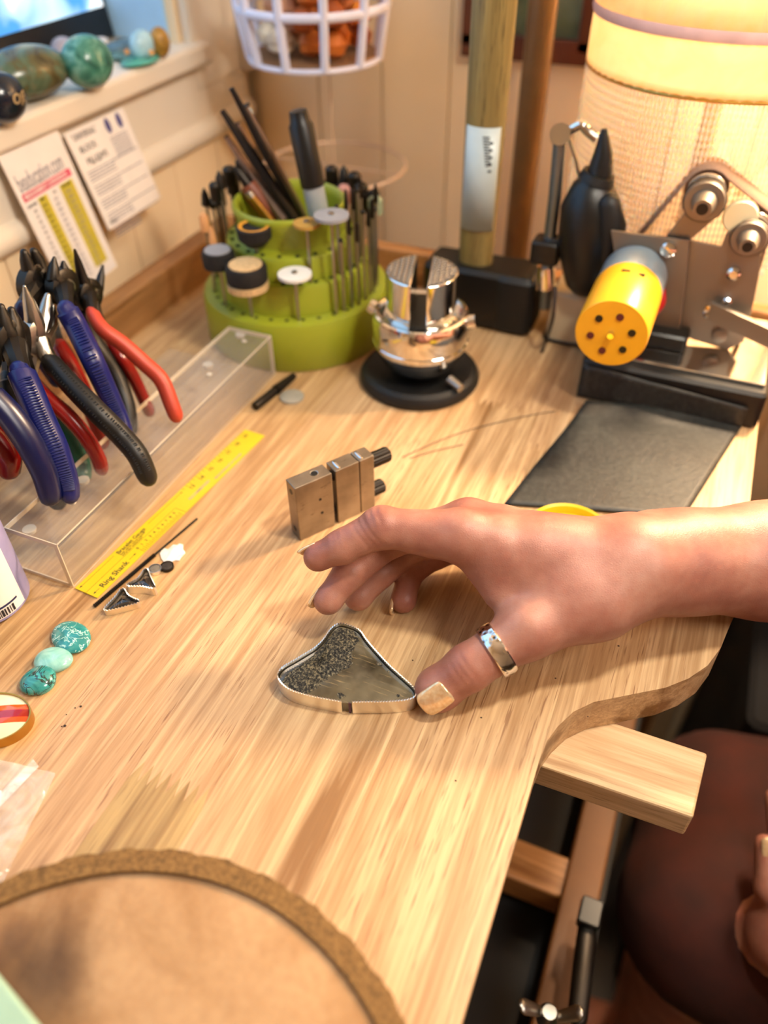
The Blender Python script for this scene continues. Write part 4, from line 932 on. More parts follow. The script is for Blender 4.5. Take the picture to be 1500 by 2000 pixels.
def marker(t, L):
    r = .0072; s = L*.30; obj('barrel', MB().lathe([(r*.9, 0), (r, .002), (r, s), (r*.85, s+.001)], 24), simple('marker_grey', '#9FA3A6', .35, var=.04), t)
    cp = obj('cap', MB().lathe([(r*1.12, s+.001), (r*1.12, L*.86), (r*.9, L*.9), (r*.8, L*.99), (r*.5, L)], 24), M['black'], t)
    obj('clip', MB().box((-r*1.5, 0, L*.62), (.0012, .003, L*.42)).box((-r*1.2, 0, L*.83), (.005, .003, .003)), M['black'], cp)
F_('marker_pen', 'grey marker pen with a black clip cap standing in the cup', 'marker', (581, 214, .0), (624, 425, .0), marker)
def pencil(t, L):
    obj('wood_handle', MB().lathe([(.004, 0), (.0065, L*.4), (.0075, L*.8), (.006, L)], 16), simple('chestnut', '#7A3A1A', .5, var=.15), t); obj('ferrule', MB().lathe([(.0035, L), (.0030, L+.010), (.001, L+.014)], 12), M['dsteel'], t)
F_('graver', 'short brown wooden handled tool leaning in the cup', 'hand tool', (484, 360, .0), (540, 438, .004), pencil)
F_('brass_rod', 'short pale brass rod leaning at the cup front left', 'rod', (492, 385, -.014), (530, 432, -.010), lambda t, L: (obj('rod', MB().tube([(0, 0, 0), (0, 0, L)], .0022, 12), M['gold'], t), obj('tip', MB().lathe([(.0028, L), (.0026, L+.004)], 12), M['steel'], t)))
F_('glass_tube', 'pale blue translucent strip behind the files', 'strip', (484, 212, .026), (530, 330, .024), lambda t, L: obj('strip', MB().box((0, 0, L/2), (.005, .001, L)), simple('paleblue', '#B9D6DE', .3, var=.03), t, bevel=.0003))
# ---- small rod and washer in front of the holder
a, b = px_z(498, 794, .0035), px_z(574, 734, .0035)
t = thing('mandrel', 'dark stubby mandrel lying on the bench beyond the clear rack', 'mandrel', tuple((a+b)/2*np.array((1, 1, 0))))
m_ = a*.45+b*.55
obj('rod', local(MB().tube([a, a*.5+b*.5], [.0030, .0030], 14), t.location), M['dsteel'], t); obj('tip', local(MB().tube([a*.48+b*.52, b], [.0036, .0024], 14), t.location), M['dsteel'], t)
disc('washer', 570, 772, .0082, .0022, simple('washer_grey', '#9A9484', .6, var=.1), 'flat grey polishing disc lying beside the dark mandrel', 'disc'); obj('centre_hole', MB().lathe([(.0016, .0023), (.0014, .0028)], 12), M['dsteel'], bpy.data.objects[-2])
# ---- loose hair-thin wires
def wire(pts, lab):
    P = bez([px_z(a, b, .0008) for a, b in pts], 24); tag(centre(obj('loose_wire', MB().tube(P, .00022, 6), M['brown'])), lab, 'wire')
wire([(786, 893), (840, 868), (900, 845), (960, 828), (1030, 812), (1084, 803)], 'hair-thin curved wire lying across the bench beyond the steel block')
wire([(905, 868), (850, 880), (800, 895)], 'shorter hair-thin wire beside the longer one')
# ================================================================ BALL VISE
vc = px_z(824, 805, 0)+CF*np.array((1, 1, 0))/np.linalg.norm(CF[:2])*.0415; vc[2] = 0
vi = thing('ball_vise', 'polished steel ball vise with split drilled jaws on a black rubber base', 'vise', tuple(vc), math.radians(15))
obj('rubber_base', MB().lathe([(.0400, 0), (.0415, .002), (.0415, .0045), (.0395, .0080), (.036, .0095), (.030, .008), (.022, .006)], 64), M['rubber'], vi)
obj('ball', MB().lathe([(.012, .0066), (.020, .0105), (.0262, .0175), (.0300, .0255), (.0312, .0300)], 64), M['chrome'], vi, angle=50)
obj('seam_ring', MB().lathe([(.0312, .0300), (.0322, .0308), (.0322, .0325), (.0316, .0332)], 64, cap0=False, cap1=False), M['chrome'], vi)
obj('bowl', MB().lathe([(.0316, .0332), (.0326, .040), (.0322, .0475), (.0310, .0515), (.0292, .0520), (.0280, .0505), (.0235, .0495), (.0, .0495)], 64, cap0=False, cap1=False), M['chrome'], vi, angle=50)
for s, yy in ((-1, 0), (1, 0)):
    R0 = .0232; g = .0050; P = []
    for k in range(33):
        a = -math.acos(g/R0)+2*math.acos(g/R0)*k/32; P.append((R0*math.cos(a), R0*math.sin(a)))
    P = [(s*x, y_*s) for x, y_ in P]
    jw = obj('jaw', MB().prism(P, .0490, .0795), M['chrome'], vi, bevel=.0008)
    obj('jaw_face', MB().prism(offset_poly(P, -.0009), .0794, .0797), M['steel'], jw)
    mb = MB(); mr_ = MB()
    for i in range(6):
        for j in range(-5, 6):
            x, y_ = s*(g+.0024+i*.0032), j*.0037+(i % 2)*.0018
            if math.hypot(x, y_) < R0-.0022: mb.lathe([(.0010, .0795), (.0010, .0798)], 8, (x, y_, 0)); mr_.lathe([(.0010, .0798), (.0015, .0800), (.0015, .0796)], 8, (x, y_, 0), cap0=False, cap1=False)
    obj('pin_hole', mb, M['black'], jw); obj('hole_rim', mr_, M['chrome'], jw)
obj('slot_dark', MB().box((0, 0, .0508), (.0098, .046, .0022)), M['black'], vi)  # black box paints in the dark of the gap between the jaws
for ang, rr_ in ((165, .0055), (-5, .005)):
    a = math.radians(ang); c = np.array((math.cos(a), math.sin(a), 0)); obj('key_lug', MB().cyl(c*.0300+(0, 0, .046), c*.0365+(0, 0, .048), rr_, rr_*.9, 18), M['chrome'], vi)
obj('lock_screw', MB().cyl((.022, -.020, .013), (.030, -.027, .011), .0035, .0030, 14), M['steel'], vi)
# ================================================================ STEEL BLOCK
A_ = px_z(587, 1057, 0); B_ = px_z(733, 990, 0); xd = (B_-A_)/np.linalg.norm(B_-A_); nd = np.array((-xd[1], xd[0], 0)); Lb = float(np.linalg.norm(B_-A_))
sb_ = thing('steel_miter_block', 'small upright steel filing block with a slot and two knurled screws', 'filing block', tuple(A_), math.atan2(xd[1], xd[0]))
Hb, Tb = .0375, .0098
bs = NT('aged_steel'); bs.set(Metallic=.85, Roughness=.38); ns = bs.noise(300, 5, .7, bs.coord((.3, 1, 1))); nb_ = bs.noise(45, 3)
bs.color(bs.mix(bs.ramp(ns, [(.30, (.7, .7, .7)), (.40, (0, 0, 0))]), bs.ramp(nb_, [(.3, '#7C6F5E'), (.7, '#A89A86')]), '#463626')); bs.bump(ns, .2, .0003)
gap0, gap1 = Lb*.455, Lb*.500
obj('left_block', MB().box((gap0/2, Tb/2, Hb/2), (gap0, Tb, Hb)), bs.m, sb_, smooth=False, bevel=.0005)
obj('right_block', MB().box(((gap1+Lb*.80)/2, Tb/2, Hb/2), (Lb*.80-gap1, Tb, Hb)), bs.m, sb_, smooth=False, bevel=.0005)
obj('end_block', MB().box((Lb*.905, Tb/2, Hb/2), (Lb*.19, Tb*1.0, Hb)), bs.m, sb_, smooth=False, bevel=.0006)
obj('guide_pin', MB().cyl((gap0-.002, Tb*.5, Hb*.84), (gap1+.002, Tb*.5, Hb*.84), .0030, None, 14).cyl((gap0-.002, Tb*.5, Hb*.2), (gap1+.002, Tb*.5, Hb*.2), .0030, None, 14), M['dsteel'], sb_)
mb = MB()
for x, z in ((Lb*.29, Hb*.62), (Lb*.30, Hb*.36)): mb.cyl((x, -.0001, z), (x, .0004, z), .0009, None, 12)
for z in (Hb*.86, Hb*.16): mb.cyl((-.0001, Tb*.5, z), (.0004, Tb*.5, z), .0017, None, 14)
mb.cyl((Lb*.30, Tb*.55, Hb-.0003), (Lb*.30, Tb*.55, Hb+.0001), .0018, None, 16)
obj('screw_hole', mb, M['black'], sb_)
obj('socket_rim', MB().lathe([(.0018, 0), (.0023, .0002), (.0023, 0)], 20, (Lb*.30, Tb*.55, Hb), cap0=False, cap1=False), M['steel'], sb_)
for fx in (.57, .86): obj('slotted_screw', MB().blob((Lb*fx, Tb*.5, Hb+.0001), (.0012, .0040, .0004), 14, 6), M['chrome'], sb_)
for z, l, r in ((Hb*.80, .0125, .0042), (Hb*.24, .0085, .0040)):
    R = []
    for x in (0, .0006, l*.92, l): R.append([(Lb+x, Tb/2+(r*(1 if 0 < x < l else .85)+(.0003 if k % 2 else 0))*math.cos(2*math.pi*k/36), z+(r*(1 if 0 < x < l else .85)+(.0003 if k % 2 else 0))*math.sin(2*math.pi*k/36)) for k in range(36)])
    obj('thumb_screw', MB().rings(R), M['dsteel'], sb_, angle=20)
# ================================================================ HAMMER
hp = px_z(985, 652, 0); Yh = float(hp[1])+.018
top0, bot0 = px_y(962, 0, Yh), px_y(928, 520, Yh)
hm_ = thing('hammer', 'black-headed mallet standing on its head with a long wooden handle', 'hammer', (float(bot0[0]), Yh, 0), 0)
lx0, lx1 = float(px_y(838, 560, Yh)[0]), float(px_y(1036, 600, Yh)[0])
obj('head', MB().rbox(((lx0+lx1)/2-bot0[0], 0, .0225), (lx1-lx0, .036, .045), .006), M['black'], hm_)
obj('head_face', MB().rbox((lx1-bot0[0]-.010, 0, .0225), (.030, .0395, .0449), .007), M['rubber'], hm_)
hw = wood('handle_wood', 2, '#94804A', '#6A5730', '#3E3016', tint=False)
R = []
for z, a, b in ((.040, .0125, .0095), (.06, .0130, .0100), (.12, .0135, .0105), (.20, .0140, .0115), (.28, .0138, .0118), (.36, .0140, .012)):
    R.append([(a*math.cos(q), b*math.sin(q), z) for q in [2*math.pi*k/28 for k in range(28)]])
ho = obj('handle', MB().rings(R), hw, hm_)
# barcode sticker wrapped round the front of the handle
z0, z1 = float(px_y(930, 452, Yh-.011)[2]), float(px_y(945, 250, Yh-.011)[2])
def stick(q0, q1, z0, z1, off, n=10): return MB().rings([[((.0134+off)*math.cos(math.radians(q0+(q1-q0)*k/n)), (.0106+off)*math.sin(math.radians(q0+(q1-q0)*k/n)), z) for k in range(n+1)] for z in (z0, z1)], False, False, False)
sl = obj('sticker', stick(-140, -28, z0, z1, .0006, 16), simple('sticker_paper', '#B4C0C0', .35, var=.05), hm_, solid=.0002)
mb = MB()
for k in range(11): q = stick(-82+k*1.2, -62+k*.6, z1-.006-k*.0018, z1-.0052-k*.0018, .0010, 4); mb.add(q.v, q.f)
for k in range(5): q = stick(-62, -52, z1-.010-k*.0045, z1-.0085-k*.0045, .0010, 3); mb.add(q.v, q.f)
obj('barcode', mb, M['ink'], sl)
# ================================================================ BELT GRINDER
fL, fR = px_z(1114, 795, 0), px_z(1466, 812, 0); yF = float(fL[1]+fR[1])/2; gx0, gx1 = float(fL[0]), float(fR[0])+.004
gr = thing('belt_grinder', 'small belt grinder with a yellow motor and steel side plates on a black base', 'grinder', ((gx0+gx1)/2, yF+.05, 0))
O = gr.location
SL = .026
obj('base_block', local(MB().rbox(((gx0+gx1)/2, yF+.050, SL/2), (gx1-gx0, .098, SL), .004), O), M['rubber'], gr)
obj('base_plate', local(MB().box(((gx0+gx1)/2+.012, yF+.052, SL+.0014), (gx1-gx0-.030, .086, .0026)), O), M['chrome'], gr, smooth=False, bevel=.0006)
Ys = yF+.040
def platepoly(name, pts, Y, th, mt, par=None):
    P = [px_y(a, b, Y) for a, b in pts]; return obj(name, local(MB().extrude(P, (0, th, 0)), O), mt, gr, smooth=False, bevel=.0004)
platepoly('front_plate', [(1193,450),(1240,457),(1300,464),(1346,470),(1338,560),(1322,690),(1268,702),(1246,700),(1215,600)], Ys, .0022, M['gun'])
c1_, c2_ = px_y(1375, 395, Ys+.004), px_y(1462, 468, Ys+.004)
def ring_px(c, r, a0, a1, n=12): return [proj(c+np.array((math.cos(math.radians(a0+(a1-a0)*k/n))*r, 0, math.sin(math.radians(a0+(a1-a0)*k/n))*r))) for k in range(n+1)]
arc1 = ring_px(c1_, .0125, 205, -50); arc2 = ring_px(c2_, .0118, 120, -40)
platepoly('rear_plate', [(1290,475),(1338,415)]+arc1+[(1347,470),(1408,482),(1417,458)]+arc2+[(1482,540),(1470,600),(1452,668),(1420,684),(1340,660),(1300,640)], Ys+.004, .0022, M['gun'])
def roller(px, py, Y, r, wid, mt, nut=True):
    c = px_y(px, py, Y); obj('roller', local(MB().tube([c+(0, .001, 0), c+(0, .004, 0), c+(0, wid-.003, 0), c+(0, wid, 0)], [r*.9, r, r, r*.9], 28, up=(0, 0, 1)), O), mt, gr)
    if nut:
        a = obj('axle', local(MB().cyl(c-(0, .010, 0), c+(0, .001, 0), r*.42, r*.62, 18), O), M['gun'], gr); obj('axle_bore', local(MB().cyl(c-(0, .0103, 0), c-(0, .009, 0), r*.27, None, 14), O), M['black'], a)
roller(1375, 397, Ys-.001, .0125, .006, M['gun']); roller(1462, 470, Ys-.001, .0110, .006, M['gun'])
roller(1378, 380, Ys+.008, .0128, .026, M['chrome'], False); roller(1470, 450, Ys+.008, .0115, .026, M['chrome'], False); roller(1446, 428, Ys+.007, .0105, .006, simple('cream_wheel', '#EAD9B0', .3, var=.03), False)
# belt over the rollers
ca, cb = px_y(1378, 380, Ys+.008), px_y(1470, 450, Ys+.008); bel = []
st_ = px_y(1228, 490, Ys+.008); bel.append(st_)
for k in range(9): a = math.radians(140-k*12); bel.append(ca+np.array((math.cos(a), 0, math.sin(a)))*.0136)
for k in range(9): a = math.radians(48-k*10); bel.append(cb+np.array((math.cos(a), 0, math.sin(a)))*.0123)
bel.append(px_y(1462, 600, Ys+.008)); bel.append(px_y(1440, 690, Ys+.008))
bmt = simple('abrasive_belt', '#8A6C58', .9, var=.2, scale=900, bump=.5, bscale=900)
obj('abrasive_belt', local(MB().sheet(lambda u, v: tuple(bel[int(round(u*(len(bel)-1)))]+np.array((0, .003+.022*v, 0))), len(bel)-1, 1), O), bmt, gr, solid=.0009, angle=60)
for a, b, r in ((1306, 486, .0048), (1433, 533, .0042), (1420, 588, .0030), (1389, 608, .0048), (1404, 655, .0046)):
    yb_ = Ys if a < 1350 else Ys+.004; c = px_y(a, b, yb_-.001); dkk = a == 1404
    bo = obj('bolt', local(MB().tube([c+(0, .001, 0), c-(0, .0020, 0), c-(0, .0032, 0)], [r, r, r*.6], 14), O), M['gun'] if dkk else M['chrome'], gr)
# motor: axis along Y
mc = px_y(1238, 540, Ys); zc_, xc_ = float(mc[2]), float(mc[0]); Ye = Ys
for k in range(200):
    q = Ys-k*.0005
    if proj((xc_, q, zc_))[1] >= 652: Ye = q; break
sc_m = 71/FPX*((np.array((xc_, Ye, zc_))-CC)@CF); Lm = Ys-Ye; print('motor', xc_, Ys, Ye, zc_, sc_m)
ym = simple('motor_yellow', '#E0A11C', .32, var=.04)
mo = obj('motor_can', local(MB().tube([(xc_, Ye, zc_), (xc_, Ye+.0012, zc_), (xc_, Ye+Lm*.66, zc_)], [sc_m*.965, sc_m, sc_m], 48), O), ym, gr)
obj('motor_collar', local(MB().tube([(xc_, Ye+Lm*.66, zc_), (xc_, Ys-.0005, zc_)], [sc_m*.985]*2, 48), O), simple('motor_steel', '#8797A2', .3, metal=.3, var=.04), gr)
mrd = simple('maroon_hole', '#5A1A10', .6)
for k in range(6):
    a = math.radians(75+60*k); p = (xc_+sc_m*.56*math.cos(a), Ye-.0001, zc_+sc_m*.56*math.sin(a)); obj('vent_hole', local(MB().cyl(p, (p[0], Ye-.0006, p[2]), .0022, None, 12), O), mrd if k in (0, 2, 3) else M['black'], mo)
for a in (72, 96): a = math.radians(a); c = np.array((xc_+math.cos(a)*sc_m, Ye+Lm*.50, zc_+math.sin(a)*sc_m)); obj('vent_slot', local(MB().box(c, (.005, .0022, .0008)), O), M['black'], mo)
obj('shaft_end', local(MB().cyl((xc_, Ye+.001, zc_), (xc_, Ye-.003, zc_), .0022, .0018, 14), O), M['chrome'], mo)
rw = simple('red_wire', '#B01418', .35)
obj('motor_wire', local(MB().tube(bez([px_y(1290, 560, Ys-.006), px_y(1292, 590, Ys-.010), px_y(1278, 610, Ys-.012), px_y(1262, 640, Ys-.008)], 16), .0028, 10), O), rw, gr)
cl1 = px_y(1284, 698, Ys-.006); obj('clamp_foot', local(MB().rbox((cl1[0], Ys-.002, SL+.008), (.032, .020, .011), .003).cyl((cl1[0]+.006, Ys-.004, SL+.003), (cl1[0]+.006, Ys-.004, SL-.0005), .005, .006, 14), O), M['black'], gr)
ra, rb_ = px_y(1386, 606, Ys-.004), px_y(1530, 672, Ys-.012)
obj('tension_arm', local(MB().rings([[p+np.array((0, dy, dz)) for dy, dz in ((-.002, -.006), (.002, -.006), (.002, .006), (-.002, .006))] for p in (ra, rb_)]), O), M['gun'], gr, smooth=False, bevel=.0004)
ra, rb_ = px_y(1460, 625, Ys-.002), px_y(1530, 660, Ys-.002); obj('tension_rod', local(MB().cyl(ra, rb_, .0022), O), M['chrome'], gr)
# ---- leather strop
q = [px_z(985, 985, .001), px_z(1142, 792, .001), px_z(1462, 812, .001), px_z(1335, 1012, .001)]
lm = NT('black_leather'); lm.set(Roughness=.55); l1 = lm.noise(26, 5, .65); l2 = lm.noise(300, 4, .6); lm.color(lm.mix(lm.ramp(l2, [(.4, (0, 0, 0)), (.75, (.3, .3, .3))]), lm.ramp(l1, [(.35, '#0B0C0B'), (.6, '#1B1E1B'), (.75, '#343733')]), '#4A4843')); lm.bump(l2, .5, .0005)
mat_ = MB().sheet(lambda u, v: tuple(q[0]*(1-u)*(1-v)+q[1]*u*(1-v)+q[2]*u*v+q[3]*(1-u)*v+np.array((0, 0, .0008*math.sin(5*u+3*v)**2+(.003*max(0, u-.86)/.14)))), 24, 24)
tag(centre(obj('leather_strop', mat_, lm.m, solid=.0016)), 'black leather mat lying in front of the grinder, dusty in the middle', 'leather mat')
# flap hanging over the base block front
fl_ = MB().sheet(lambda u, v: (gx0+.001+(gx1-gx0-.01)*u, yF-.0014-.003*math.sin(2*u+1.5)**2*(1-v), .0015+(SL-.003)*v*(1-.35*u)), 18, 6)
tag(centre(obj('leather_flap', fl_, lm.m, solid=.0012)), 'black leather flap hanging on the front of the grinder base', 'leather mat')
# ---- yellow ring dish behind the wrist
yp = px_z(1106, 1066, 0); t = thing('yellow_lid', 'round yellow lid mostly hidden behind the wrist on the leather mat', 'lid', (yp[0], yp[1], .0035))
obj('lid', MB().lathe([(.0225, 0), (.0235, .001), (.0235, .006), (.0225, .0075), (.0212, .0065), (.0205, .002), (.0, .002)], 56, cap1=False), M['yellow'], t)
# ================================================================ ROTARY TOOL STAND
Yt = .525
def pt(a, b, y=Yt): return px_y(a, b, y)
bxl, bxr = pt(1075, 640), pt(1212, 650); zt_ = float(pt(1130, 532)[2])
rt = thing('rotary_tool', 'black rotary hand tool resting on a beige base with a chrome arm', 'rotary tool', (float(bxl[0]+bxr[0])/2, Yt+.02, 0)); O = rt.location
bx0, bx1 = float(pt(1072, 600)[0]), float(pt(1225, 600)[0])
obj('base_box', local(MB().rbox(((bx0+bx1)/2, Yt+.020, .0200), (bx1-bx0, .044, .039), .005), O), simple('beige_box', '#BBA98A', .5, var=.06), rt)
obj('foot_rim', local(MB().rbox(((bx0+bx1)/2, Yt+.020, .0022), (bx1-bx0+.003, .047, .004), .005), O), M['black'], rt)
bp2 = [pt(1150, 530), pt(1152, 470), pt(1155, 400), pt(1160, 362), pt(1168, 345)]
obj('tool_body', local(MB().capsule(bp2, [.0175, .0212, .0195, .0135, .0080], 26), O), M['black'], rt)
obj('collar', local(MB().tube([pt(1165, 352), pt(1171, 338)], [.0120, .0105], 20), O), M['rubber'], rt)
obj('nose', local(MB().tube([pt(1171, 340), pt(1178, 300), pt(1180, 252)], [.0085, .0060, .0018], 16), O), M['black'], rt)
obj('side_grip', local(MB().capsule([pt(1190, 400, Yt-.012), pt(1196, 440, Yt-.012), pt(1188, 500, Yt-.010)], [.007, .009, .008], 14), O), M['rubber'], rt)
obj('clamp', local(MB().rbox(pt(1068, 488), (.020, .018, .016), .003).rbox(pt(1095, 478), (.020, .012, .010), .003), O), M['black'], rt)
obj('upright_rod', local(MB().tube([pt(1064, 600), pt(1072, 480), pt(1084, 380), pt(1094, 270)], .0042, 14), O), metal('blue_steel', '#7A8894', .35), rt)
obj('knob', local(MB().cyl(pt(1094, 262, Yt-.008), pt(1094, 266, Yt+.008), .0065, None, 16), O), M['chrome'], rt)
obj('chrome_arm', local(MB().tube(bez([pt(1096, 270), pt(1118, 252), pt(1136, 244), pt(1148, 256), pt(1166, 270)], 18), .0030, 10), O), M['chrome'], rt)
obj('thin_wire', local(MB().tube(bez([pt(1112, 272), pt(1124, 310), pt(1130, 340), pt(1138, 370)], 12), .0012, 8), O), M['steel'], rt)
obj('levelling_knob', local(MB().cyl(pt(1065, 560), pt(1066, 520), .0075, .0060, 18), O), M['chrome'], rt)
obj('cord', local(MB().tube(bez([pt(1085, 560, Yt-.02), pt(1080, 620, Yt-.03), (*px_z(1066, 668)[:2], .002), (*px_z(1058, 690)[:2], .0015)], 14), .0012, 8), O), M['brown'], rt)
# ================================================================ LAMP, POLE, PICTURE, BASKET
Yl = .615
cz = px_y(1440, 22, Yl); zr_ = float(cz[2]); Rl = float(px_y(1445, 60, Yl)[0]-px_y(1163, 70, Yl)[0])*.97; print('lamp', cz, Rl)
lp = thing('fringed_lamp', 'glowing cream fabric lamp with a long beaded fringe beside the grinder', 'lamp', (float(cz[0]), Yl, -.005))
zo = .005+zr_
shm = NT('shade_fabric'); shm.set(Roughness=.8); shm.color(shm.ramp(shm.noise(28, 4, .6, None, 2), [(.35, '#F6E4BC'), (.6, '#FFF6DC')])); 
shm.b.inputs['Transmission Weight'].default_value = 0
trn = shm.n('ShaderNodeBsdfTranslucent'); trn.inputs[0].default_value = (1, .94, .76, 1); mx = shm.n('ShaderNodeMixShader'); mx.inputs[0].default_value = .6
shm.l(shm.b.outputs[0], mx.inputs[1]); shm.l(trn.outputs[0], mx.inputs[2]); shm.l(mx.outputs[0], shm.t.nodes['Material Output'].inputs[0])
def pleat(R0, R1, z0, z1, n=72, amp=.0009, m=6):
    RR = []
    for i in range(m+1):
        f = i/m; r = R0+(R1-R0)*f; RR.append([((r+(amp if k % 2 else -amp))*math.cos(2*math.pi*k/n), (r+(amp if k % 2 else -amp))*math.sin(2*math.pi*k/n), z0+(z1-z0)*f) for k in range(n)])
    return MB().rings(RR, False, False)
obj('shade', pleat(Rl, Rl*.62, zo+.004, zo+.135, 96), shm.m, lp, solid=.0004)
obj('shade_band', pleat(Rl*1.004, Rl*1.0, zo-.030, zo+.003, 140, .0004), shm.m, lp, solid=.0004)
obj('ribbon', MB().lathe([(Rl*1.012, zo-.001), (Rl*1.022, zo+.002), (Rl*1.012, zo+.005)], 80, cap0=False, cap1=False), simple('ribbon_pink', '#D8B0A8', .6), lp)
obj('rim_wire', MB().rings([[((Rl+.0012*math.cos(p))*math.cos(q), (Rl+.0012*math.cos(p))*math.sin(q), zo-.030+.0012*math.sin(p)) for p in [2*math.pi*k/8 for k in range(8)]] for q in [2*math.pi*k/80 for k in range(81)]], False, False), M['gold'], lp)
bead = NT('beads'); bead.set(Roughness=.3, Alpha=.5); bead.b.inputs['Base Color'].default_value = lin('#FFF1DC'); bead.b.inputs['Transmission Weight'].default_value = .15; bead.b.inputs['Subsurface Weight'].default_value = .5
smb = {}
def strand(L):
    if L in smb: return smb[L]
    mb = MB(); pr = []; z = 0; k = 0
    while z > -L:
        pr += [(.0004, z), (.0010, z-.0012), (.0010, z-.0026), (.0004, z-.0038)]; z -= .0044; k += 1
    pr += [(.0017, z-.001), (.0017, z-.004), (.0004, z-.005)]; pr.reverse()
    me = obj('fringe_strand', mb.lathe(pr, 6), bead.m, None); m2 = me.data; bpy.data.objects.remove(me); smb[L] = m2; return m2
NS = 200
for k in range(NS):
    q = 2*math.pi*k/NS; ph = (k % 15)/15; Ls = round(.060+.042*(1-abs(2*ph-1)), 3)
    o = bpy.data.objects.new('fringe_strand', strand(Ls)); COL.objects.link(o); o.parent = lp; o.location = (Rl*.998*math.cos(q), Rl*.998*math.sin(q), zo-.031)
bulb = glow('bulb_glow', '#FFD28A', 14)
obj('bulb', MB().blob((0, 0, zo+.045), (.026, .026, .032), 20, 14), bulb, lp)
obj('stem', MB().tube([(0, 0, .012), (0, 0, zo+.01)], .006, 14), M['cream'], lp); obj('lamp_base', MB().lathe([(.035, 0), (.035, .006), (.02, .012), (.01, .016)], 40), M['gold'], lp)
# pole
Yp = .668
pa, pb = px_y(1066, 0, Yp), px_y(1003, 500, Yp); 
t = thing('brass_pole', 'upright brown brass-coloured pole standing between hammer and fringed lamp', 'pole', (float(pa[0]+pb[0])/2, Yp, ZF))
bpm = simple('pole_brown', '#6E5030', .35, var=.12, metal=.4)
obj('tube', MB().tube([(0, 0, .015), (0, 0, .6), (0, 0, 1.5)], .0110, 20), bpm, t); obj('pole_foot', MB().lathe([(.05, 0), (.05, .010), (.014, .018)], 32), bpm, t)
# picture
pl_, pr_ = px_y(905, 112, YW-.006), px_y(1150, 120, YW-.006); zb_ = float((pl_[2]+pr_[2])/2); x0p, x1p = float(pl_[0]), float(pr_[0])+.006; zt2 = zb_+.16
t = thing('framed_picture', 'dark wooden framed picture on the back wall behind the pole', 'picture', ((x0p+x1p)/2, YW-.003, zb_)); w2 = (x1p-x0p)/2; fmw = simple('frame_wood', '#5A2B12', .4, var=.2)
obj('frame', MB().box((0, -.006, .009), (2*w2, .012, .018)).box((0, -.006, .151), (2*w2, .012, .018)).box((-w2+.008, -.006, .08), (.016, .012, .142)).box((w2-.008, -.006, .08), (.016, .012, .142)), fmw, t, smooth=False, bevel=.001)
art = NT('painting'); art.set(Roughness=.5); art.color(art.ramp(art.noise(14, 3), [(.35, '#2C2E1E'), (.5, '#55603F'), (.65, '#6F7C66')])); obj('canvas', MB().box((0, -.003, .08), (2*w2-.03, .004, .13)), art.m, t, smooth=False)
# basket
Yb = .655
bc = px_y(612, 40, Yb); zbt = float(px_y(612, 150, Yb-.06)[2]); ztop = float(px_y(612, 46, Yb-.068)[2]); xc = float(bc[0]); rb0 = float(px_y(752, 100, Yb)[0]-xc)*.86; rb1 = rb0*1.12
bk = thing('wire_basket', 'white wire basket hanging in the corner, filled with orange and pale tumbled lumps', 'basket', (xc, Yb, zbt)); hgt = ztop-zbt; print('basket', xc, zbt, ztop, rb0)
def hoop(r, z, w=.0022, h=.0022, n=64): return MB().rings([[((r+w*math.cos(p))*math.cos(q), (r+w*math.cos(p))*math.sin(q), z+h*math.sin(p)) for p in [2*math.pi*k/8 for k in range(8)]] for q in [2*math.pi*k/n for k in range(n+1)]], False, False)
obj('hoop', hoop(rb0, 0), M['wire'], bk); obj('hoop', hoop(rb1, hgt, .0028, .0034), M['wire'], bk); obj('hoop', hoop(rb1*1.03, hgt+.05, .0024, .0024), M['wire'], bk)
for k in range(11):
    q = 2*math.pi*(k+.3)/11; obj('upright', MB().tube([(rb0*math.cos(q), rb0*math.sin(q), 0), (rb1*math.cos(q), rb1*math.sin(q), hgt), (rb1*1.03*math.cos(q), rb1*1.03*math.sin(q), hgt+.05)], .0036, 8), M['wire'], bk)
obj('base_tray', MB().lathe([(rb0*.98, .001), (rb0*.98, .003)], 48), simple('tray_brown', '#8B6746', .6), bk)
for k in range(6): obj('base_wire', MB().tube([(-rb0*math.cos(k*math.pi/6), -rb0*math.sin(k*math.pi/6), -.0005), (rb0*math.cos(k*math.pi/6), rb0*math.sin(k*math.pi/6), -.0005)], .0012, 6), M['wire'], bk)
for k in range(3): q = 2*math.pi*k/3+.9; obj('hanging_chain', MB().tube([(rb1*math.cos(q), rb1*math.sin(q), hgt+.05), (0, 0, ZC-zbt)], .0010, 6), M['wire'], bk)
lumpm = [simple('lump%d' % i, c, .55, var=.25, scale=60, bump=.6, bscale=120) for i, c in enumerate(('#C0661E', '#E08A30', '#9A4A16', '#D09A76', '#D8CDB8'))]
lumps = []; rl = random.Random(11); names = [('orange', 0), ('amber', 1), ('rust brown', 2), ('dusty pink', 3), ('cream', 4)]
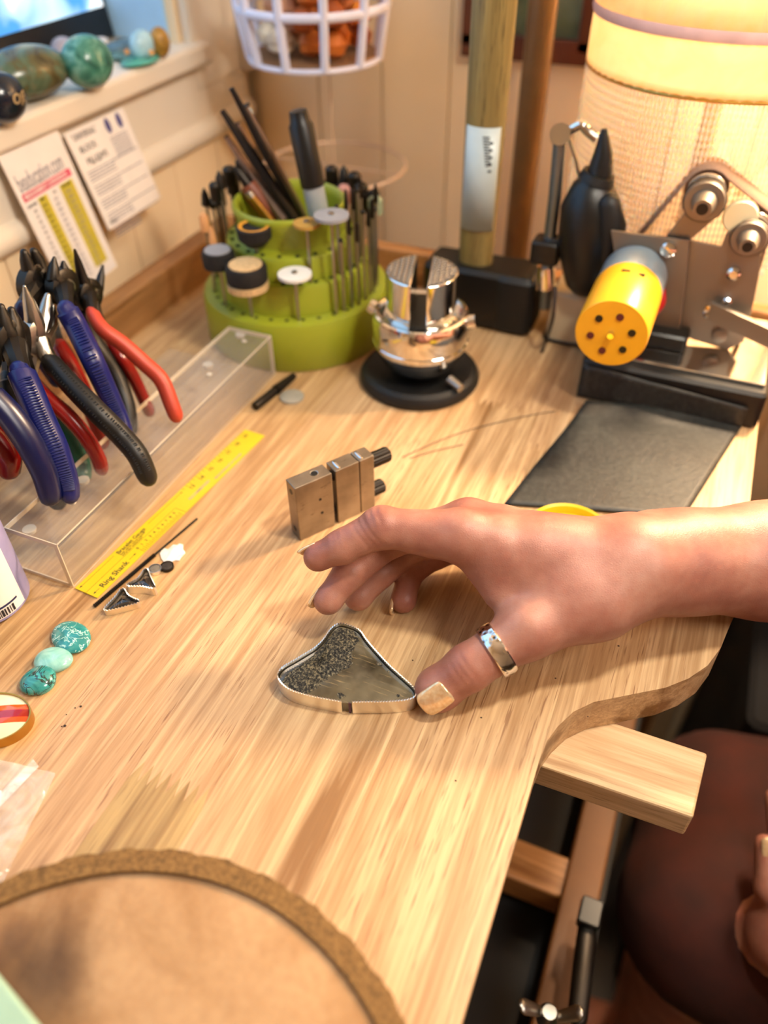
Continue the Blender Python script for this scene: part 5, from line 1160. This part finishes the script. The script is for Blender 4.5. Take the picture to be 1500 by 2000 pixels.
for k in range(46):
    for _ in range(60):
        lay = k//16; r = rl.uniform(.010, .0135); q = rl.uniform(0, 2*math.pi); rad = rl.uniform(0, rb0-.004-r); c = np.array((xc+rad*math.cos(q), Yb+rad*math.sin(q), zbt+.004+r+lay*.0175))
        if all(np.linalg.norm(c-d)-(r+s)*.88 > 0 for d, s in lumps): break
    else: continue
    lumps.append((c, r)); left = (c-np.array((xc, Yb, 0)))@CR < -.012
    ci = rl.choice([4, 4, 3]) if left else rl.choice([0, 0, 1, 2] if lay < 2 else [3, 0, 1, 3]); sd = rl.uniform(0, 6)
    tag(obj('tumbled_lump', MB().blob((0, 0, 0), (r, r*.9, r*.85), 14, 9, lambda d: 1+.10*math.sin(5*d[0]+sd)*math.cos(4*d[1]-sd)+.05*math.sin(9*d[2])), lumpm[ci], None, loc=tuple(c)),
        'rounded %s lump lying in the white wire basket' % names[ci][0], 'lump', '%s lumps in the wire basket' % names[ci][0])
# lower tier: a thin clear bowl hoop
t = thing('clear_basket_tier', 'faint thin pale hoop hanging low in the corner behind the bur holder', 'hoop', (xc+.012, Yb, 0)); zz = float(px_y(700, 330, Yb)[2])
obj('hoop', hoop(.064, zz, .0014, .0014), simple('pale_wire', '#E2C4A8', .5), t); obj('chain', MB().tube([(0, 0, zz+.0), (.0, 0, zbt-.004)], .0007, 6).tube([(-.064, 0, zz), (.064, 0, zz)], .0007, 6), simple('pale_wire2', '#D8B898', .5), t)
# ================================================================ WINDOW SILL THINGS
ZS = .1462
def stone(name, px, py, X, r, mat, lab, rot=0, cat='stone', fn=None, lift=0):
    c = px_z(px, py, ZS+r[2]*.9+lift); t = centre(obj(name, MB().blob((0, 0, 0), r, 30, 18, fn), mat)); t.location = (c[0], c[1], ZS+.0002+lift); t.rotation_euler = (0, 0, math.radians(rot)); tag(t, lab, cat); return t
sA = NT('river_stone'); sA.set(Roughness=.25); sA.color(sA.ramp(sA.noise(42, 5, .6, None, 1), [(.32, '#2E2C18'), (.46, '#565233'), (.56, '#4C6450'), (.7, '#7A7458')]))
sB = NT('green_stone'); sB.set(Roughness=.25); sB.color(sB.ramp(sB.noise(70, 5, .6, None, 1), [(.32, '#1F4A42'), (.5, '#3E7F6E'), (.68, '#78AF9E')]))
sC = NT('dark_stone'); sC.set(Roughness=.2); sC.color(sC.ramp(sC.noise(50, 4), [(.35, '#080B12'), (.7, '#1F2A3A')]))
stone('river_stone', 52, 148, XW-.022, (.0210, .0340, .0165), sA.m, 'large olive green river stone on the window sill', -8)
stone('turquoise_rock', 172, 126, XW-.030, (.0165, .0200, .0170), sB.m, 'rounded green rock on the window sill, right of the river stone', 0)
sc2 = stone('engraved_stone', 4, 196, XW+.000, (.0140, .0165, .0150), sC.m, 'dark stone engraved with pale letters at the left end of the sill', 0)
o = text('lettering', 'og', .013, simple('engraving', '#D9BE8E', .6), sc2, 0, 0, 0)
for v in o.data.vertices:
    X, Y_, Z_ = v.co; a = (X-.004)/.0165; v.co = (.0143*math.cos(a)*math.cos((Y_-.004)/.015)+.0004, .0170*math.sin(a)-.001, .015+.0153*math.sin((Y_-.002)/.015))
stone('pale_pebble', 125, 100, XW-.052, (.0090, .0110, .0090), simple('pebblep', '#A8A2AE', .4, var=.2), 'small pale pebble behind the green rock', 0)
def slab(px, py, X, r, c, lab, rot, z=0): return stone('stone_slice', px, py, X, r, simple('slice'+c[1:], c, .3, var=.3, scale=90), lab, rot, lift=z)
slab(274, 119, XW-.022, (.0130, .0190, .0022), '#4FA08A', 'flat polished green slice lying nearest the sill edge', 0)
slab(252, 105, XW-.036, (.0150, .0200, .0028), '#5E8274', 'grey-green slice lying behind the polished green slice', 20)
slab(240, 93, XW-.052, (.0130, .0190, .0050), '#56707A', 'blue-grey rough slice heaped at the back of the sill', 10)
stone('blue_crystal', 278, 92, XW-.050, (.0085, .0120, .0110), simple('crystal', '#A8D2E2', .15, var=.2), 'pale blue crystal lump among the slices', 0)
stone('gold_shell', 313, 86, XW-.046, (.0075, .0085, .0110), simple('goldshell', '#A87E34', .35, var=.4, scale=200, bump=.8), 'small golden ridged shell at the right end of the stones', 0, 'shell')
stone('orange_bead', 248, 103, XW-.026, (.0022, .0022, .0022), simple('obead', '#D89A5A', .3), 'tiny orange bead on the slices, left one', 0, 'bead', lift=.0065)
stone('orange_bead', 296, 104, XW-.028, (.0022, .0022, .0022), simple('obead2', '#E0A868', .3), 'tiny orange bead on the slices, right one', 0, 'bead', lift=.0065)
# tablet propped at the back of the sill
ta, tb = px_x(-60, 118, XW-.066), px_x(212, 28, XW-.066)
t = thing('tablet', 'black-framed tablet with a bright screen leaning at the back of the sill', 'tablet', (XW-.066, float((ta[1]+tb[1])/2), ZS)); Lt = float(tb[1]-ta[1])
hz_ = (float(tb[2])+float(ta[2]))/2-ZS; t.rotation_euler = (0, math.radians(-8), 0)
obj('tablet_body', MB().rbox((0, 0, .085), (.008, Lt, .168), .003), M['black'], t)
scm = NT('tablet_screen'); sn_ = scm.noise(9, 3, .5, None, 1); cc_ = scm.ramp(sn_, [(.42, '#3F8FD8'), (.50, '#BFE4F8'), (.58, '#FFFFFF')]); scm.color(cc_); scm.l(cc_, scm.b.inputs['Emission Color']); scm.b.inputs['Emission Strength'].default_value = 1.0
obj('screen', MB().box((.0044, 0, .092), (.0006, Lt-.012, .135)), scm.m, t, smooth=False)
pc = px_x(172, 62, XW-.050); tag(centre(obj('white_scrap', MB().blob((pc[0], pc[1], ZS+.005), (.006, .022, .0045), 16, 8), M['white'])), 'small white rounded scrap in front of the tablet frame', 'scrap')
# ================================================================ CARDS ON THE WALL
XC = XW+.0235
def card(name, lab, tl, tr, br, bl, Xt, Xb):
    P = [px_x(*p, X) for p, X in zip((tl, tr, br, bl), (Xt, Xt, Xb, Xb))]; xd = (P[1]-P[0]+P[2]-P[3]); yd = (P[0]-P[3]+P[1]-P[2]); W_ = (np.linalg.norm(P[1]-P[0])+np.linalg.norm(P[2]-P[3]))/2; H_ = (np.linalg.norm(P[0]-P[3])+np.linalg.norm(P[1]-P[2]))/2
    t = frame_thing(name, lab, 'card', P[3], xd, yd); obj('paper', MB().box((W_/2, H_/2, 0), (W_, H_, .0005)), M['paper'], t, smooth=False); return t, W_, H_
t, W_, H_ = card('instruction_card', 'white printed instruction card with two blue emblems taped to the window apron', (120,265), (230,214), (318,383), (213,450), -.4465, -.4275); z = .0003
for k, (s, sz) in enumerate((("'UNIVERSAL'", .0062), ('BLOCK', .0062), ('PILLOWS', .0062))): text('heading', s, sz, M['ink'], t, W_*.08+k*.002, H_*.90-k*.0088, z, sx=.80 if k == 0 else .95)
text('heading', 'by  7th', .004, M['ink'], t, W_*.20, H_*.64, z)
mb = MB()
for cx in (.66, .86): mb.add([(W_*cx+.0030*math.cos(q), H_*.90+.0055*math.sin(q), z+.0001) for q in [2*math.pi*k/20 for k in range(20)]], [tuple(range(20))])
obj('emblem', mb, M['blueink'], t, smooth=False)
mb = MB(); r3 = random.Random(5)
for row in range(24):
    y_ = H_*.585-row*.0021
    if row % 5 == 4: continue
    x = W_*.07
    while x < W_*(.50 if row % 5 else .93):
        l = r3.uniform(.001, .004); mb.box((x+l/2, y_, z+.0001), (l, .0009, .0001)); x += l+.0008
for row in range(8): mb.box((W_*.76, H_*.78-row*.0018, z+.0001), (W_*.3, .0007, .0001))
obj('small_print', mb, M['greyink'], t, smooth=False); text('heading', 'PRESS', .0036, M['ink'], t, W_*.06, H_*.035, z)
t, W_, H_ = card('conversion_card', 'long white beading conversion card with yellow columns taped left of the other card', (-8,300), (105,240), (229,520), (136,591), -.4440, -.4250)
text('heading', 'beaducation.com', H_*.150, M['greyink'], t, W_*.07, H_*.74, z, sx=W_*.86/(H_*.150*7.4))
mb = MB().box((W_*.49, H_*.705, z), (W_*.86, H_*.048, .0002)); obj('pink_bar', mb, M['pink'], t, smooth=False)
text('heading', 'MEASUREMENT CONVERSION', H_*.042, M['paper'], t, W_*.09, H_*.692, z+.0002, sx=W_*.82/(H_*.042*14.6))
obj('yellow_column', MB().box((W_*.335, H_*.345, z), (W_*.16, H_*.64, .0002)), M['olive'], t, smooth=False); obj('yellow_column', MB().box((W_*.77, H_*.375, z), (W_*.24, H_*.58, .0002)), M['olive'], t, smooth=False)
for s, x in (('GAUGE', .06), ('MM', .28), ('IN', .52), ('INCHES', .68)): text('heading', s, H_*.026, M['ink'], t, W_*x, H_*.64, z+.0002)
for k in range(16):
    for col, x in ((str(k+10), .12), ('%.2f' % (2.59*.89**k), .27), ('.%03d' % int(102*.89**k), .47), ('%d/64' % (16-k), .70)): text('figures', col, H_*.026, M['ink'] if x < .4 else M['greyink'], t, W_*x, H_*(.60-.0355*k), z+.0002)
# ================================================================ UNDER AND BESIDE THE BENCH
bg_ = simple('cabinet_beige', '#B49B78', .5, var=.05)
t = thing('side_table', 'beige painted side table beyond the right end of the bench, under the lamp', 'side table', (.19, .645, ZF))
obj('table_box', MB().box((0, 0, .815), (.22, .15, .145)), bg_, t, smooth=False, bevel=.003); obj('table_top', MB().box((0, 0, .891), (.225, .156, .008)), bg_, t, smooth=False, bevel=.002)
for sx in (-1, 1):
    for sy in (-1, 1): obj('leg', MB().box((sx*.095, sy*.06, .371), (.02, .02, .742)), bg_, t, smooth=False, bevel=.002)
ca_, cb_ = px_z(1150, 1790, -.24), px_z(1128, 1985, -.24)
t = thing('bar_clamp', 'dark steel bar hanging under the bench beside the lower rail', 'clamp', tuple((ca_+cb_)/2))
obj('bar', local(MB().capsule([ca_, (ca_+cb_)/2, cb_], [.006, .0065, .006], 12, .6), t.location), M['dsteel'], t); obj('clamp_head', local(MB().rbox(ca_+(0, 0, .004), (.014, .018, .010), .002), t.location), M['black'], t)
wn = px_z(1070, 1985, -.22); t = thing('wing_nut', 'steel wing nut at the bottom edge on the lower rail', 'wing nut', tuple(wn))
obj('hub', MB().lathe([(.006, -.006), (.006, .004), (.004, .008)], 18), M['steel'], t)
for s in (-1, 1): obj('wing', MB().capsule([(s*.004, 0, .003), (s*.014, s*.004, .012)], [.003, .0045], 10, .5), M['steel'], t)
t = thing('shade_box', 'plain black box added to darken the space under the side table', 'box', (.42, .585, ZF))  # added black box, keeps the gap below the side table dark
obj('box_body', MB().rbox((0, 0, .29), (.56, .26, .58), .01), simple('box_black', '#070608', .9), t); obj('box_lid', MB().rbox((0, 0, .605), (.57, .27, .05), .01), simple('box_lid', '#0A090C', .9), t)
rg_ = NT('green_rug'); rg_.set(Roughness=.95); rg_.color(rg_.ramp(rg_.noise(60, 4), [(.3, '#1E3A12'), (.7, '#35601F')]))
tag(centre(obj('rug', MB().rbox((.62, .30, ZF+.006), (.86, 1.0, .010), .003), rg_.m)), 'dark green rug on the floor under the bench front', 'rug')
st = thing('stool', 'round wooden stool under the seated person', 'stool', (.50, .36, ZF)); obj('seat', MB().lathe([(.15, .475), (.16, .480), (.16, .50), (.15, .505)], 48), M['woodz'], st)
for k in range(4): q = math.pi/4+k*math.pi/2; obj('leg', MB().cyl((.12*math.cos(q), .12*math.sin(q), .476), (.15*math.cos(q), .15*math.sin(q), .0), .015, .012, 14), M['woodz'], st)

mb = MB(); rs = random.Random(9)
for a, b, r in ((127,1418,3.2),(121,1419,1.6),(158,1380,2.6),(147,1383,1.5),(130,1396,1.4),(905,1312,2.0),(1208,1262,2.2),(940,1402,1.8),(890,1525,1.8),(1148,1400,1.5),(806,1290,1.6),(1085,1325,1.6),(1245,1200,1.6)):
    p = px_z(a, b, 0); mb.blob((p[0], p[1], .0002), (r/4200, r/4200*.8, .0002), 8, 4)
tag(obj('dust_speck', mb, M['brown'], bench), kind='stuff')

GR = {'turquoise_stone': 'turquoise stones in a row', 'needle_file': 'needle files in the green cup', 'small_tooth_pendant': 'small shark teeth beside the gauge', 'loose_wire': 'loose wires on the bench',
      'round_stone': 'tiny round stones beside the shell', 'stone_slice': 'stone slices on the sill', 'orange_bead': 'orange beads on the sill'}
for o in bpy.data.objects:
    k = o.name.split('.')[0]
    if o.parent is None and k in GR: o['group'] = GR[k]
